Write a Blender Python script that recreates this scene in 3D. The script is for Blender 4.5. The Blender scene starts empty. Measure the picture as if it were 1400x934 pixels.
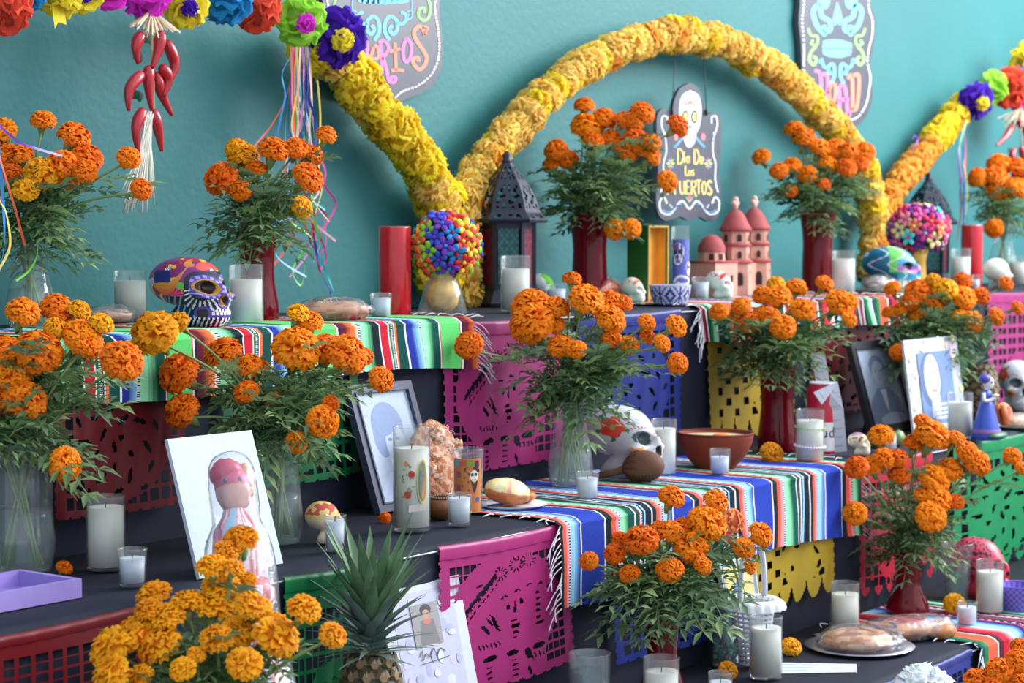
import bpy, bmesh, math, random
import numpy as np
from mathutils import Vector, Matrix, noise
random.seed(7)
rnd = random.uniform
PI = math.pi
S = bpy.context.scene
COL = S.collection

# ------------------------------------------------------------------ camera
FPX = 2722.0                       # focal length in pixels of a 1400 px wide frame
ALPHA = math.atan2(2030.0, FPX)    # angle between the view and the altar's length
DELTA = math.atan2(139.0, FPX)     # downward pitch
CAM = Vector((0, 0, 1.41))
FH = Vector((math.cos(ALPHA), math.sin(ALPHA), 0))
RT = Vector((math.sin(ALPHA), -math.cos(ALPHA), 0))
FW = FH * math.cos(DELTA) - Vector((0, 0, math.sin(DELTA)))
UP = FH * math.sin(DELTA) + Vector((0, 0, math.cos(DELTA)))
cd = bpy.data.cameras.new('camera')
cam = bpy.data.objects.new('camera', cd); COL.objects.link(cam)
cd.sensor_width = 36.0; cd.lens = 36.0 * FPX / 1400.0
cd.clip_start = 0.05; cd.clip_end = 200
cam.matrix_world = Matrix(((RT.x, UP.x, -FW.x, CAM.x), (RT.y, UP.y, -FW.y, CAM.y), (RT.z, UP.z, -FW.z, CAM.z), (0, 0, 0, 1)))
cd.dof.use_dof = True; cd.dof.focus_distance = 3.75; cd.dof.aperture_fstop = 6.3
S.camera = cam

# ------------------------------------------------------------------ light
w = bpy.data.worlds.new('sky'); S.world = w; w.use_nodes = True
bg = w.node_tree.nodes['Background']
bg.inputs[0].default_value = (0.80, 0.89, 1.0, 1); bg.inputs[1].default_value = 0.95
sd = bpy.data.lights.new('hazy_sun', 'SUN'); sd.energy = 1.0; sd.angle = math.radians(75); sd.color = (1.0, 0.97, 0.93)
sun = bpy.data.objects.new('hazy_sun', sd); COL.objects.link(sun)
sun.rotation_euler = Vector((-0.45, 0.85, -0.80)).to_track_quat('-Z', 'Y').to_euler()
ad = bpy.data.lights.new('open_sky_side', 'AREA'); ad.shape = 'RECTANGLE'; ad.size = 4.0; ad.size_y = 2.6; ad.energy = 430; ad.color = (0.95, 0.98, 1.0)
al = bpy.data.objects.new('open_sky_side', ad); COL.objects.link(al)
al.location = (8.2, 0.2, 3.9)
al.rotation_euler = (Vector((5.2, 3.4, 1.7)) - al.location).to_track_quat('-Z', 'Y').to_euler()
vs = S.view_settings
S.display_settings.display_device = 'sRGB'
vs.view_transform = 'Standard'; vs.look = 'None'; vs.gamma = 1.0; vs.use_curve_mapping = False
vs.exposure = 0.25

# ------------------------------------------------------------------ geometry of the place
def ray(px, py):
    return FW + RT * ((px - 700) / FPX) - UP * ((py - 467) / FPX)
def PT(px, py, Z):
    return CAM + ray(px, py) * Z
TZ = (1.41 - 0.18, 1.41 - 0.573, 1.41 - 0.96, 0.0)          # tops of the three altar steps
def hitz(px, py, z):
    r = ray(px, py); t = (z - CAM.z) / r.z
    return CAM + r * t
def hity(px, py, y):
    r = ray(px, py); t = y / r.y
    return CAM + r * t
YE = [hitz(746, 430.5, TZ[0]).y, hitz(746, 716, TZ[1]).y, hitz(1326, 884, TZ[2]).y]   # front edges
YW = YE[0] + 0.60                                        # the wall
def depth(p): return (p - CAM).dot(FW)
def mpp(p): return depth(p) / FPX                        # metres per pixel there
def onT(px, py, k, dz=0.0):
    p = hitz(px, py, TZ[k] + dz); lim = (YW if k == 0 else YE[k - 1]) - .07
    if p.y > lim: p = hity(px, py, lim); p.z = TZ[k] + dz       # keep clear of the wall or riser behind
    return p
def W(px, py, off=0.02): return hity(px, py, YW - off)
def Xat(px, y, py=450): return hity(px, py, y).x
def proj(p):
    d = p - CAM; z = d.dot(FW)
    return 700 + FPX * d.dot(RT) / z, 467 - FPX * d.dot(UP) / z

# ------------------------------------------------------------------ mesh builder
def lin(c):
    return tuple(((v / 255.0) / 12.92 if v / 255.0 <= 0.04045 else ((v / 255.0 + 0.055) / 1.055) ** 2.4) for v in c)
class MB:
    def __init__(s): s.v = []; s.f = []; s.c = []; s.col = None
    def add(s, p): s.v.append((p[0], p[1], p[2])); return len(s.v) - 1
    def face(s, idx): s.f.append(tuple(idx)); s.c.append(s.col)
    def poly(s, pts): s.face([s.add(p) for p in pts])
    def grid(s, rows, closed=False, fn=None):
        ids = [[s.add(p) for p in r] for r in rows]
        n = len(rows[0])
        for i in range(len(rows) - 1):
            for j in range(n if closed else n - 1):
                k = (j + 1) % n
                if fn: s.col = fn(i, j)
                s.face((ids[i][j], ids[i][k], ids[i + 1][k], ids[i + 1][j]))
        return ids
    def lathe(s, prof, seg=24, c=(0, 0, 0), capb=False, capt=False, sq=1.0, fn=None, rot=0):
        rows = [[(c[0] + r * math.cos(rot + 2 * PI * j / seg), c[1] + r * sq * math.sin(rot + 2 * PI * j / seg), c[2] + z) for j in range(seg)] for r, z in prof]
        ids = s.grid(rows, True, fn)
        if capb: s.face(ids[0][::-1])
        if capt: s.face(ids[-1])
        return ids
    def tube(s, pts, rad, seg=6, cap=True):
        pts = [Vector(p) for p in pts]; n = len(pts)
        if not hasattr(rad, '__len__'): rad = [rad] * n
        rows = []; ref = Vector((0.31, 0.22, 0.93)); pa = None
        for i, p in enumerate(pts):
            d = (pts[min(i + 1, n - 1)] - pts[max(i - 1, 0)])
            d = d.normalized() if d.length > 1e-9 else Vector((0, 0, 1))
            if pa is None: a = d.cross(ref); a = a if a.length > .1 else d.cross(Vector((1, 0, 0)))
            else: a = pa - d * pa.dot(d)
            a.normalize(); pa = a; b = d.cross(a)
            rows.append([p + (a * math.cos(2 * PI * j / seg) + b * math.sin(2 * PI * j / seg)) * rad[i] for j in range(seg)])
        ids = s.grid(rows, True)
        if cap: s.face(ids[0][::-1]); s.face(ids[-1])
    def box(s, c, size, M=None):
        x, y, z = size[0] / 2, size[1] / 2, size[2] / 2
        co = [Vector((a * x, b * y, d * z)) for a in (-1, 1) for b in (-1, 1) for d in (-1, 1)]
        co = [(M @ p if M else p) + Vector(c) for p in co]
        i = [s.add(p) for p in co]
        for q in ((0, 1, 3, 2), (4, 6, 7, 5), (0, 4, 5, 1), (2, 3, 7, 6), (0, 2, 6, 4), (1, 5, 7, 3)): s.face([i[k] for k in q])
    def ell(s, c, r, seg=16, rings=10, M=None, fn=None, amp=0, fr=3.0, zmin=None, seed=0.0):
        c = Vector(c); rows = []
        for i in range(rings + 1):
            th = PI * i / rings; row = []
            for j in range(seg):
                ph = 2 * PI * j / seg
                d = Vector((math.sin(th) * math.cos(ph), math.sin(th) * math.sin(ph), -math.cos(th)))
                k = 1 + (amp * noise.noise(d * fr + Vector((seed, seed, 0))) if amp else 0)
                p = Vector((d.x * r[0] * k, d.y * r[1] * k, d.z * r[2] * k))
                if zmin is not None and p.z < zmin: p.z = zmin
                if M: p = M @ p
                row.append(p + c)
            rows.append(row)
        s.grid(rows, True, fn)
    def strip(s, pts, width, nrm):          # flat ribbon along pts, lying across nrm
        pts = [Vector(p) for p in pts]; n = len(pts); L = []; R = []
        for i, p in enumerate(pts):
            d = (pts[min(i + 1, n - 1)] - pts[max(i - 1, 0)]).normalized()
            nn = nrm(i / (n - 1)) if callable(nrm) else nrm
            a = d.cross(Vector(nn)); a = a.normalized() if a.length > 1e-6 else Vector((1, 0, 0))
            wd = width[i] if hasattr(width, '__len__') else width
            L.append(p + a * wd / 2); R.append(p - a * wd / 2)
        s.grid([L, R])
    def mesh(s, name):
        me = bpy.data.meshes.new(name)
        me.from_pydata(s.v, [], s.f)
        if any(c is not None for c in s.c):
            at = me.color_attributes.new('Col', 'FLOAT_COLOR', 'CORNER')
            arr = []
            for f, c in zip(s.f, s.c):
                q = (c[0], c[1], c[2], 1.0) if c is not None else (1, 1, 1, 1)
                arr.extend(q * len(f))
            at.data.foreach_set('color', arr)
        return me
    def build(s, name, mat, parent=None, smooth=True, kind=None, label=None):
        return put(name, s.mesh(name), mat, parent, smooth, kind, label)
def put(name, me, mat, parent=None, smooth=True, kind=None, label=None):
    if not me.materials: me.materials.append(mat)
    if smooth and len(me.polygons): me.polygons.foreach_set('use_smooth', [True] * len(me.polygons))
    o = bpy.data.objects.new(name, me); COL.objects.link(o)
    if parent is not None: o.parent = parent
    if kind: o['kind'] = kind
    if label: o['label'] = label
    return o
def thing(name, label, cat, loc=(0, 0, 0), rz=0, group=None):
    o = bpy.data.objects.new(name, None); COL.objects.link(o)
    o.empty_display_size = 0.05
    o.location = loc; o.rotation_euler = (0, 0, rz); o['label'] = label; o['category'] = cat
    if group: o['group'] = group
    return o
def tag(o, label, cat, group=None):
    o['label'] = label; o['category'] = cat
    if group: o['group'] = group
    return o
def spline(pts, n=8):
    P = [Vector(p) if len(p) == 3 else Vector((p[0], p[1], 0)) for p in pts]; out = []
    for i in range(len(P) - 1):
        a = P[max(i - 1, 0)]; b = P[i]; c = P[i + 1]; d = P[min(i + 2, len(P) - 1)]
        for k in range(n):
            t = k / n
            out.append(0.5 * ((2 * b) + (c - a) * t + (2 * a - 5 * b + 4 * c - d) * t * t + (3 * b - a - 3 * c + d) * t ** 3))
    out.append(P[-1]); return out

# ------------------------------------------------------------------ materials
def nmat(name):
    m = bpy.data.materials.new(name); m.use_nodes = True
    return m, m.node_tree.nodes, m.node_tree.links, m.node_tree.nodes['Principled BSDF']
def solid(name, rgb, rough=0.6, var=0.12, scale=40.0, bump=0.0, metal=0.0, spec=0.5, sheen=0.0, coat=0.0, objvar=0.0, sss=0.0, emit=None):
    m, N, L, b = nmat(name); c = lin(rgb)
    tc = N.new('ShaderNodeTexCoord'); nz = N.new('ShaderNodeTexNoise'); nz.inputs['Scale'].default_value = scale; nz.inputs['Detail'].default_value = 4
    L.new(tc.outputs['Object'], nz.inputs['Vector'])
    cr = N.new('ShaderNodeValToRGB')
    cr.color_ramp.elements[0].position = .3; cr.color_ramp.elements[1].position = .7
    cr.color_ramp.elements[0].color = (*[v * (1 - var) for v in c], 1); cr.color_ramp.elements[1].color = (*[min(1, v * (1 + var)) for v in c], 1)
    L.new(nz.outputs['Fac'], cr.inputs['Fac'])
    out = cr.outputs['Color']
    if objvar:
        oi = N.new('ShaderNodeObjectInfo'); hs = N.new('ShaderNodeHueSaturation')
        mr = N.new('ShaderNodeMapRange'); mr.inputs['To Min'].default_value = 1 - objvar; mr.inputs['To Max'].default_value = 1 + objvar
        L.new(oi.outputs['Random'], mr.inputs['Value']); L.new(mr.outputs['Result'], hs.inputs['Value'])
        L.new(out, hs.inputs['Color']); out = hs.outputs['Color']
    L.new(out, b.inputs['Base Color'])
    b.inputs['Roughness'].default_value = rough; b.inputs['Metallic'].default_value = metal
    b.inputs['Specular IOR Level'].default_value = spec
    if sheen: b.inputs['Sheen Weight'].default_value = sheen
    if coat: b.inputs['Coat Weight'].default_value = coat
    if sss: b.inputs['Subsurface Weight'].default_value = sss; b.inputs['Subsurface Radius'].default_value = (.02, .02, .015)
    if bump:
        bp = N.new('ShaderNodeBump'); bp.inputs['Strength'].default_value = bump; bp.inputs['Distance'].default_value = 0.004
        L.new(nz.outputs['Fac'], bp.inputs['Height']); L.new(bp.outputs['Normal'], b.inputs['Normal'])
    return m
def vcol(name, rough=0.6, var=0.1, scale=60.0, bump=0.0, spec=0.5, objvar=0.0, hue=0.0, trans=0.0, coat=0.0):
    m, N, L, b = nmat(name)
    at = N.new('ShaderNodeAttribute'); at.attribute_name = 'Col'
    tc = N.new('ShaderNodeTexCoord'); nz = N.new('ShaderNodeTexNoise'); nz.inputs['Scale'].default_value = scale; nz.inputs['Detail'].default_value = 3
    L.new(tc.outputs['Object'], nz.inputs['Vector'])
    mr = N.new('ShaderNodeMapRange'); mr.inputs['From Min'].default_value = .3; mr.inputs['From Max'].default_value = .7
    mr.inputs['To Min'].default_value = 1 - var; mr.inputs['To Max'].default_value = 1 + var
    L.new(nz.outputs['Fac'], mr.inputs['Value'])
    hs = N.new('ShaderNodeHueSaturation'); L.new(at.outputs['Color'], hs.inputs['Color'])
    v = mr.outputs['Result']
    if objvar or hue:
        oi = N.new('ShaderNodeObjectInfo')
        m2 = N.new('ShaderNodeMapRange'); m2.inputs['To Min'].default_value = 1 - objvar; m2.inputs['To Max'].default_value = 1 + objvar
        L.new(oi.outputs['Random'], m2.inputs['Value'])
        mu = N.new('ShaderNodeMath'); mu.operation = 'MULTIPLY'; L.new(v, mu.inputs[0]); L.new(m2.outputs['Result'], mu.inputs[1]); v = mu.outputs[0]
        if hue:
            m3 = N.new('ShaderNodeMapRange'); m3.inputs['To Min'].default_value = .5 - hue; m3.inputs['To Max'].default_value = .5 + hue
            L.new(oi.outputs['Random'], m3.inputs['Value']); L.new(m3.outputs['Result'], hs.inputs['Hue'])
    L.new(v, hs.inputs['Value']); L.new(hs.outputs['Color'], b.inputs['Base Color'])
    b.inputs['Roughness'].default_value = rough; b.inputs['Specular IOR Level'].default_value = spec
    if coat: b.inputs['Coat Weight'].default_value = coat; b.inputs['Coat Roughness'].default_value = .15
    if bump:
        bp = N.new('ShaderNodeBump'); bp.inputs['Strength'].default_value = bump; bp.inputs['Distance'].default_value = 0.003
        L.new(nz.outputs['Fac'], bp.inputs['Height']); L.new(bp.outputs['Normal'], b.inputs['Normal'])
    if trans:
        tl = N.new('ShaderNodeBsdfTranslucent'); mx = N.new('ShaderNodeMixShader'); mx.inputs[0].default_value = trans
        L.new(hs.outputs['Color'], tl.inputs['Color']); L.new(b.outputs[0], mx.inputs[1]); L.new(tl.outputs[0], mx.inputs[2])
        L.new(mx.outputs[0], N['Material Output'].inputs['Surface'])
    return m
def thin_glass(name, tint, body=None, bodyfac=0.0, ior=1.45, rough=0.03, bump=0.0, bscale=30.0, gain=1.0):
    m, N, L, b = nmat(name); N.remove(b)
    tr = N.new('ShaderNodeBsdfTransparent'); tr.inputs[0].default_value = (*tint, 1)
    gl = N.new('ShaderNodeBsdfGlossy'); gl.inputs['Roughness'].default_value = rough
    fr = N.new('ShaderNodeLayerWeight'); fr.inputs['Blend'].default_value = .5      # facing is the same from both sides of the thin wall
    pw = N.new('ShaderNodeMath'); pw.operation = 'POWER'; pw.inputs[1].default_value = 3.2; L.new(fr.outputs['Facing'], pw.inputs[0])
    mg = N.new('ShaderNodeMath'); mg.operation = 'MULTIPLY_ADD'; mg.inputs[1].default_value = .42 * gain; mg.inputs[2].default_value = .022 * gain; mg.use_clamp = True
    L.new(pw.outputs[0], mg.inputs[0])
    first = tr.outputs[0]
    if bodyfac:
        df = N.new('ShaderNodeBsdfDiffuse'); df.inputs[0].default_value = (*body, 1)
        m0 = N.new('ShaderNodeMixShader'); m0.inputs[0].default_value = bodyfac
        L.new(tr.outputs[0], m0.inputs[1]); L.new(df.outputs[0], m0.inputs[2]); first = m0.outputs[0]
    mx = N.new('ShaderNodeMixShader'); L.new(mg.outputs[0], mx.inputs[0]); L.new(first, mx.inputs[1]); L.new(gl.outputs[0], mx.inputs[2])
    L.new(mx.outputs[0], N['Material Output'].inputs['Surface'])
    if bump:
        tc = N.new('ShaderNodeTexCoord'); nz = N.new('ShaderNodeTexNoise'); nz.inputs['Scale'].default_value = bscale; nz.inputs['Detail'].default_value = 5
        L.new(tc.outputs['Object'], nz.inputs['Vector'])
        bp = N.new('ShaderNodeBump'); bp.inputs['Strength'].default_value = bump; bp.inputs['Distance'].default_value = .01
        L.new(nz.outputs['Fac'], bp.inputs['Height']); L.new(bp.outputs['Normal'], gl.inputs['Normal']); L.new(bp.outputs['Normal'], fr.inputs['Normal'])
    return m
MAT = dict(
    petal=vcol('marigold_petals', .65, .12, 30, objvar=.08, hue=.008, spec=.25, trans=.25),
    garland=vcol('silk_petals', .7, .10, 20, objvar=.08, hue=.008, spec=.2, trans=.4),
    tissue=vcol('tissue_paper', .75, .08, 25, spec=.2, trans=.25),
    leaf=vcol('marigold_leaf', .5, .22, 30, spec=.4, trans=.25),
    stem=solid('green_stem', (124, 150, 88), .5, .15),
    clear=thin_glass('clear_glass', (.92, .96, .95), (.8, .9, .95), .09, gain=2.0),
    candleglass=thin_glass('candle_glass', (.97, .98, .98), (.9, .95, 1), .05, gain=1.4),
    redglass=thin_glass('ruby_glass', (.45, .012, .03), (.24, .006, .018), .50, gain=1.5, rough=.05),
    water=thin_glass('water', (.88, .93, .94), (.7, .8, .82), .10, gain=1.8),
    cello=thin_glass('cellophane', (.97, .98, .99), (.85, .9, 1), .08, rough=.2, bump=1.0, bscale=30, gain=2.2),
    wax=solid('candle_wax', (224, 224, 214), .45, .03, 20, sss=.0),
    bluewax=solid('votive_wax', (208, 216, 230), .45, .03, 20),
    wick=solid('wick', (60, 50, 45), .9),
    redwax=solid('red_candle', (196, 22, 40), .22, .06, 30, coat=.4),
    print=vcol('printed_colour', .55, .05, 60),
    board=solid('chalkboard_paint', (76, 79, 92), .35, .08, 20),
    cloth=vcol('woven_wool', .85, .10, 400, bump=.25, spec=.15),
    black=solid('black_cloth', (30, 35, 52), .75, .25, 6, bump=.05, spec=.25),
    fringe=solid('white_cotton', (212, 214, 222), .8, .06),
    plastic=vcol('papel_picado_plastic', .4, .08, 14, bump=.25, spec=.3, trans=.06),
    paint=vcol('glossy_paint', .35, .06, 40, spec=.5),
    matte=vcol('matte_paint', .7, .08, 30, bump=.1, spec=.3),
    bread=vcol('bread_crust', .5, .25, 35, bump=.5, spec=.35),
    clay=vcol('terracotta', .7, .12, 25, bump=.12, spec=.25),
    darkmetal=solid('lantern_metal', (42, 46, 62), .42, .15, 40, metal=.4),
    chili=solid('chili_skin', (176, 22, 38), .25, .15, 12, coat=.4),
    raffia=solid('raffia', (214, 190, 160), .75, .15, 60),
    tassel=solid('raffia_tassel', (216, 216, 204), .75, .1, 60),
    ribbon=vcol('curling_ribbon', .3, .05, 20, spec=.5, trans=.15),
    wood=vcol('painted_wood', .5, .08, 18, spec=.4),
    crown=vcol('pineapple_leaf', .5, .2, 30, spec=.4),
    gold=solid('gold_paint', (205, 160, 70), .35, .12, 30, metal=.35),
)
# ------------------------------------------------------------------ the setting
XL, XR = Xat(-260, YE[1]), W(1560, 300).x + 0.6
XL = min(XL, W(-200, 300).x)
def wall_material():
    m, N, L, b = nmat('teal_plaster')
    tc = N.new('ShaderNodeTexCoord')
    n1 = N.new('ShaderNodeTexNoise'); n1.inputs['Scale'].default_value = 1.6; n1.inputs['Detail'].default_value = 6
    n2 = N.new('ShaderNodeTexNoise'); n2.inputs['Scale'].default_value = 55; n2.inputs['Detail'].default_value = 4
    for n in (n1, n2): L.new(tc.outputs['Object'], n.inputs['Vector'])
    cr = N.new('ShaderNodeValToRGB'); cr.color_ramp.elements[0].position = .3; cr.color_ramp.elements[1].position = .72
    cr.color_ramp.elements[0].color = (*lin((45, 112, 115)), 1); cr.color_ramp.elements[1].color = (*lin((50, 120, 123)), 1)
    L.new(n1.outputs['Fac'], cr.inputs['Fac']); L.new(cr.outputs['Color'], b.inputs['Base Color'])
    b.inputs['Roughness'].default_value = .55; b.inputs['Specular IOR Level'].default_value = .35
    ad = N.new('ShaderNodeMath'); L.new(n1.outputs['Fac'], ad.inputs[0]); L.new(n2.outputs['Fac'], ad.inputs[1])
    bp = N.new('ShaderNodeBump'); bp.inputs['Strength'].default_value = .12; bp.inputs['Distance'].default_value = .01
    L.new(ad.outputs[0], bp.inputs['Height']); L.new(bp.outputs['Normal'], b.inputs['Normal'])
    return m
mb = MB(); mb.box(((XL + XR) / 2 + 3, YW + .1, 1.7), (XR - XL + 12, .2, 3.4))
o = mb.build('wall_back', wall_material(), None, False); o['kind'] = 'structure'
mb = MB(); mb.box(((XL + XR) / 2 + 3, YW - 4.0, -.05), (XR - XL + 12, 8.0, .1))
o = mb.build('floor', solid('paved_floor', (120, 116, 110), .8, .12, 8), None, False); o['kind'] = 'structure'
STEPN = ['top', 'middle', 'bottom']
for k in range(3):
    y0 = YE[k]; y1 = YW - .002 if k == 0 else YE[k - 1] - .001; z = TZ[k]
    mb = MB(); n = 160; rows = []
    prof = [(y1, 0.0, 0), (y1, z, 0), (y0 + .02, z, 0), (y0 + .006, z - .002, .2), (y0, z - .012, .5)]
    for q in range(1, 9): prof.append((y0, (z - .012) * (1 - q / 8), 1))
    for (yy, zz, a) in prof:
        row = []
        for j in range(n + 1):
            x = XL + (XR - XL) * j / n
            rp = (.004 * math.sin(x * 9 + k) + .003 * math.sin(x * 23 + 2 * k)) * a * min(1, (z - zz) * 4)
            row.append((x, yy + abs(rp) * 1.0, zz))
        rows.append(row)
    mb.grid(rows)
    st = mb.build('altar_step', MAT['black'])
    tag(st, 'black cloth covered %s step of the altar' % STEPN[k], 'altar step')

# ------------------------------------------------------------------ striped blankets
def C(*a): return lin(a)
def stripes(seq, total, start=0.0):
    out = []; per = sum(s[1] for s in seq); x = -start
    while x < total:
        for c, wd, dot in seq:
            if x + wd > 0 and x < total: out.append((max(0, x), min(total, x + wd), c, dot))
            x += wd
    return out
def seqof(txt, pal, unit):
    r = []
    for t in txt.split():
        k, wd = t.split(':'); dot = wd.endswith('*'); wd = float(wd.rstrip('*'))
        if '>' in k:
            a, b_ = k.split('>'); n = max(3, int(wd / 1.3))
            for q in range(n):
                u = q / (n - 1); ca, cb = pal[a], pal[b_]
                j = .86 if q % 2 else 1.05
                r.append((tuple(min(1, (ca[i] * (1 - u) + cb[i] * u) * j) for i in range(3)), wd / n * unit, False))
        else: r.append((pal[k], wd * unit, dot))
    return r
PAL = dict(g=C(96, 206, 112), G=C(28, 120, 72), k=C(22, 34, 44), w=C(236, 238, 240), r=C(196, 32, 52), m=C(104, 22, 44), o=C(232, 112, 60), p=C(250, 206, 170),
           M=C(150, 232, 180), d=C(14, 74, 70), b=C(34, 52, 150), B=C(150, 208, 246), n=C(24, 30, 74), e=C(232, 92, 66), K=C(240, 150, 165), u=C(38, 62, 168), P=C(150, 50, 96))
SEQ_G = 'g:22 r:1 w:1.4 n:2 m:4 m>o:9 o>p:5 w:3* M:3 M>G:9 k:7 w:1.2 r:8 w:1.2 G:2 w:2* k:1 w:1 o:2.4 d:8 w:1.6 b:5 b>B:10 w:2* M:4 M>G:9 d:7 w:1 r:1'
SEQ_B = 'w:1.4 u:28 w:1.6 k:7 e:5 K:4 w:2* M:4 M>G:7 d:8 w:1.4 d:5 r:1 w:1.6 B:1.4* k:2 B:2 n:2 k:6 w:1.6 k:5 e:4 K:3 w:2* B:4 B>u:8'
SEQ_O = 'e:10 w:1 k:2 m:3 r:4 r>K:6 w:2 B:4 B>b:8 n:2 P:3 w:1* k:3 P:4 d:3 w:1 K:2* m:3 w:1 k:2 G:3 M:3 w:1.4 d:6 G:4'
def serape(label, k, px0, px1, back, drop, seq, unit, start, fr_left=True, fr_right=True, slant=0.0, align=None):
    ye = YE[k]; z = TZ[k]
    X0 = Xat(px0, ye, proj(Vector((0, 0, 0)) + Vector((3, ye, z)))[1]); X1 = Xat(px1, ye)
    T = X1 - X0
    sq = seqof(seq, PAL, unit)
    if align is not None:
        per = sum(q[1] for q in sq); start = (-(Xat(align, ye) - X0)) % per
    cols = stripes(sq, T, start)
    # profile: (distance along, y, z, drape weight)
    prof = []
    nb = 9
    for i in range(nb + 1): prof.append((ye + back * (1 - i / nb) + .004, z + .004, 0))
    prof += [(ye - .008, z + .003, .15), (ye - .020, z - .006, .3)]
    nd = 14
    for i in range(1, nd + 1): prof.append((ye - .022, z - .006 - drop * i / nd, i / nd))
    xs = [c[0] for c in cols] + [cols[-1][1]]
    root = thing('serape_blanket', label, 'blanket', (X0, ye, z))
    mb = MB(); rows = []
    for (yy, zz, a) in prof:
        row = []
        for x in xs:
            wv = math.sin(x * 17 + k) * .5 + math.sin(x * 41 + 1.7 + k) * .35
            dx = .012 * math.sin((z - zz) * 22 + x * 6 + k) * a * .6 + slant * (z - zz)
            top = .0025 * (noise.noise(Vector((x * 9, yy * 9, k))) + .6)
            row.append((x + dx, yy - ye - abs(wv) * .016 * a - .004 * a, zz - z + (top if a == 0 else .0) - .012 * a * math.sin(x * 5.3)))
        rows.append(row)
    def fn(i, j):
        c = cols[j]
        if c[3] and (i % 2): return PAL['k']
        return c[2]
    # finer rows for the dotted stripes
    fine = []
    for i in range(len(rows) - 1):
        for q in range(4):
            t = q / 4; fine.append([tuple(rows[i][j][a] * (1 - t) + rows[i + 1][j][a] * t for a in range(3)) for j in range(len(xs))])
    fine.append(rows[-1])
    mb.grid(fine, False, fn)
    wc = mb.build('woven_cloth', MAT['cloth'], root)
    mb = MB()
    for side, on in ((0, fr_left), (-1, fr_right)):
        if not on: continue
        sg = -1 if side == 0 else 1
        for row in fine[::4]:
            p = Vector(row[side])
            on_top = p.z > -.004
            L = rnd(.03, .06)
            q1 = p + Vector((sg * L * .5, rnd(-.008, .008), .004 if on_top else -L * .3)); q2 = p + Vector((sg * L, rnd(-.02, .01), .001 if on_top else -L * .9))
            if not on_top: q1.y -= .004; q2.y -= .004
            mb.tube(spline([p, q1, q2], 3), .0014, 4)
    if mb.f: mb.build('fringe', MAT['fringe'], wc, kind='stuff')
    return root
serape('green, red and blue striped serape on the left of the top step', 0, 66, 636, .34, .105, SEQ_G, .0031, .30, False, True, align=591)
serape('orange, red and white striped serape on the top step by the castle', 0, 948, 1226, .36, .085, SEQ_O, .0056, .16, True, True, align=984)
serape('royal blue striped serape across the middle step', 1, 752, 1168, .42, .165, SEQ_B, .0030, .045, True, True, align=781)
serape('orange and blue striped serape on the bottom step at the right', 2, 1328, 1440, .38, .13, SEQ_O, .0055, .0, True, False, align=1345)
serape('orange and green striped serape end at the bottom centre', 2, 855, 935, .30, .10, SEQ_O, .0050, .05, True, True)

# ------------------------------------------------------------------ papel picado (cut tissue plastic)
def dash(cx, cy, ang, L, wd):
    ca, sa = math.cos(ang), math.sin(ang)
    return lambda s, t: ((((s - cx) * ca + (t - cy) * sa) / L) ** 2 + ((-(s - cx) * sa + (t - cy) * ca) / wd) ** 2) < 1
def face_holes():
    H = []
    for (cx, cy, n, r) in ((.44, .24, 10, .034), (.555, .20, 10, .036), (.65, .185, 10, .036)):
        for q in range(n):
            a = 2 * PI * q / n; H.append(dash(cx + r * 1.2 * math.cos(a), cy + r * 1.1 * math.sin(a), a, .016, .0055))
    H += [dash(.485, .475, 0, .014, .020), dash(.585, .455, 0, .014, .020), dash(.538, .475, PI / 2, .034, .008), dash(.535, .50, PI / 2, .02, .012)]
    H += [dash(.525, .572, -.1, .026, .008), dash(.535, .61, -.1, .034, .015), dash(.535, .655, 0, .022, .008), dash(.53, .69, 0, .014, .006)]
    for (x, y) in ((.46, .40), (.55, .375), (.64, .355), (.73, .37), (.80, .40)): H += [dash(x, y, -.5, .02, .007), dash(x + .018, y - .004, .5, .016, .006)]
    for q in range(5): H.append(dash(.715, .425 + q * .042, 0, .018, .010))
    H += [dash(.725, .635, -.15, .034, .011), dash(.36, .55, .9, .035, .008), dash(.33, .60, .9, .045, .013), dash(.40, .57, 1.1, .03, .01)]
    for q in range(4): H.append(dash(.38 + .012 * q, .52 + .03 * q, .7, .024, .008))
    for q in range(16): H.append(dash(.20 + .03 * (q % 8), .50 - .032 * (q % 8) - .045 * (q // 8) + .03, -1.0, .017, .006))
    for q in range(5): H.append(dash(.18 + .05 * q, .47 - .05 * q, -.95, .05, .013))
    for q in range(9): H.append(dash(.84 + .03 * math.sin(q), .16 + .022 * q, 1.1 - .2 * q, .017, .006))
    for q in range(6): H.append(dash(.28 + .028 * q, .71, 1.2, .018, .006))
    H += [dash(.35, .80, -.2, .05, .02), dash(.50, .79, 0, .04, .022), dash(.70, .79, -.1, .05, .022), dash(.61, .82, 1.3, .04, .025), dash(.61, .94, 1.3, .035, .012), dash(.29, .30, -.3, .025, .009), dash(.24, .40, -.3, .025, .008)]
    for q in range(5): H.append(dash(.64 + .03 * q, .85, 1.3, .022, .007))
    for q in range(4): H += [dash(.51, .84 + .035 * q, -.2, .022, .007), dash(.34, .86 + .035 * q, -.2, .02, .007)]
    return H
FH_ = face_holes()
def lattice(s, t, nx, ny, s0=.07, s1=.93, t0=.14, t1=.93, bar=.26):
    if not (s0 < s < s1 and t0 < t < t1): return False
    a = (s - s0) / (s1 - s0) * nx; b = (t - t0) / (t1 - t0) * ny
    return bar / 2 < a % 1 < 1 - bar / 2 and bar / 2 < b % 1 < 1 - bar / 2
def pat_face(s, t):
    if ((s - .49) / .40) ** 2 + ((t - .50) / .40) ** 2 > 1 and not (.24 < s < .76 and t > .72):
        return lattice(s, t, 17, 12)
    return any(h(s, t) for h in FH_)
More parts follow.
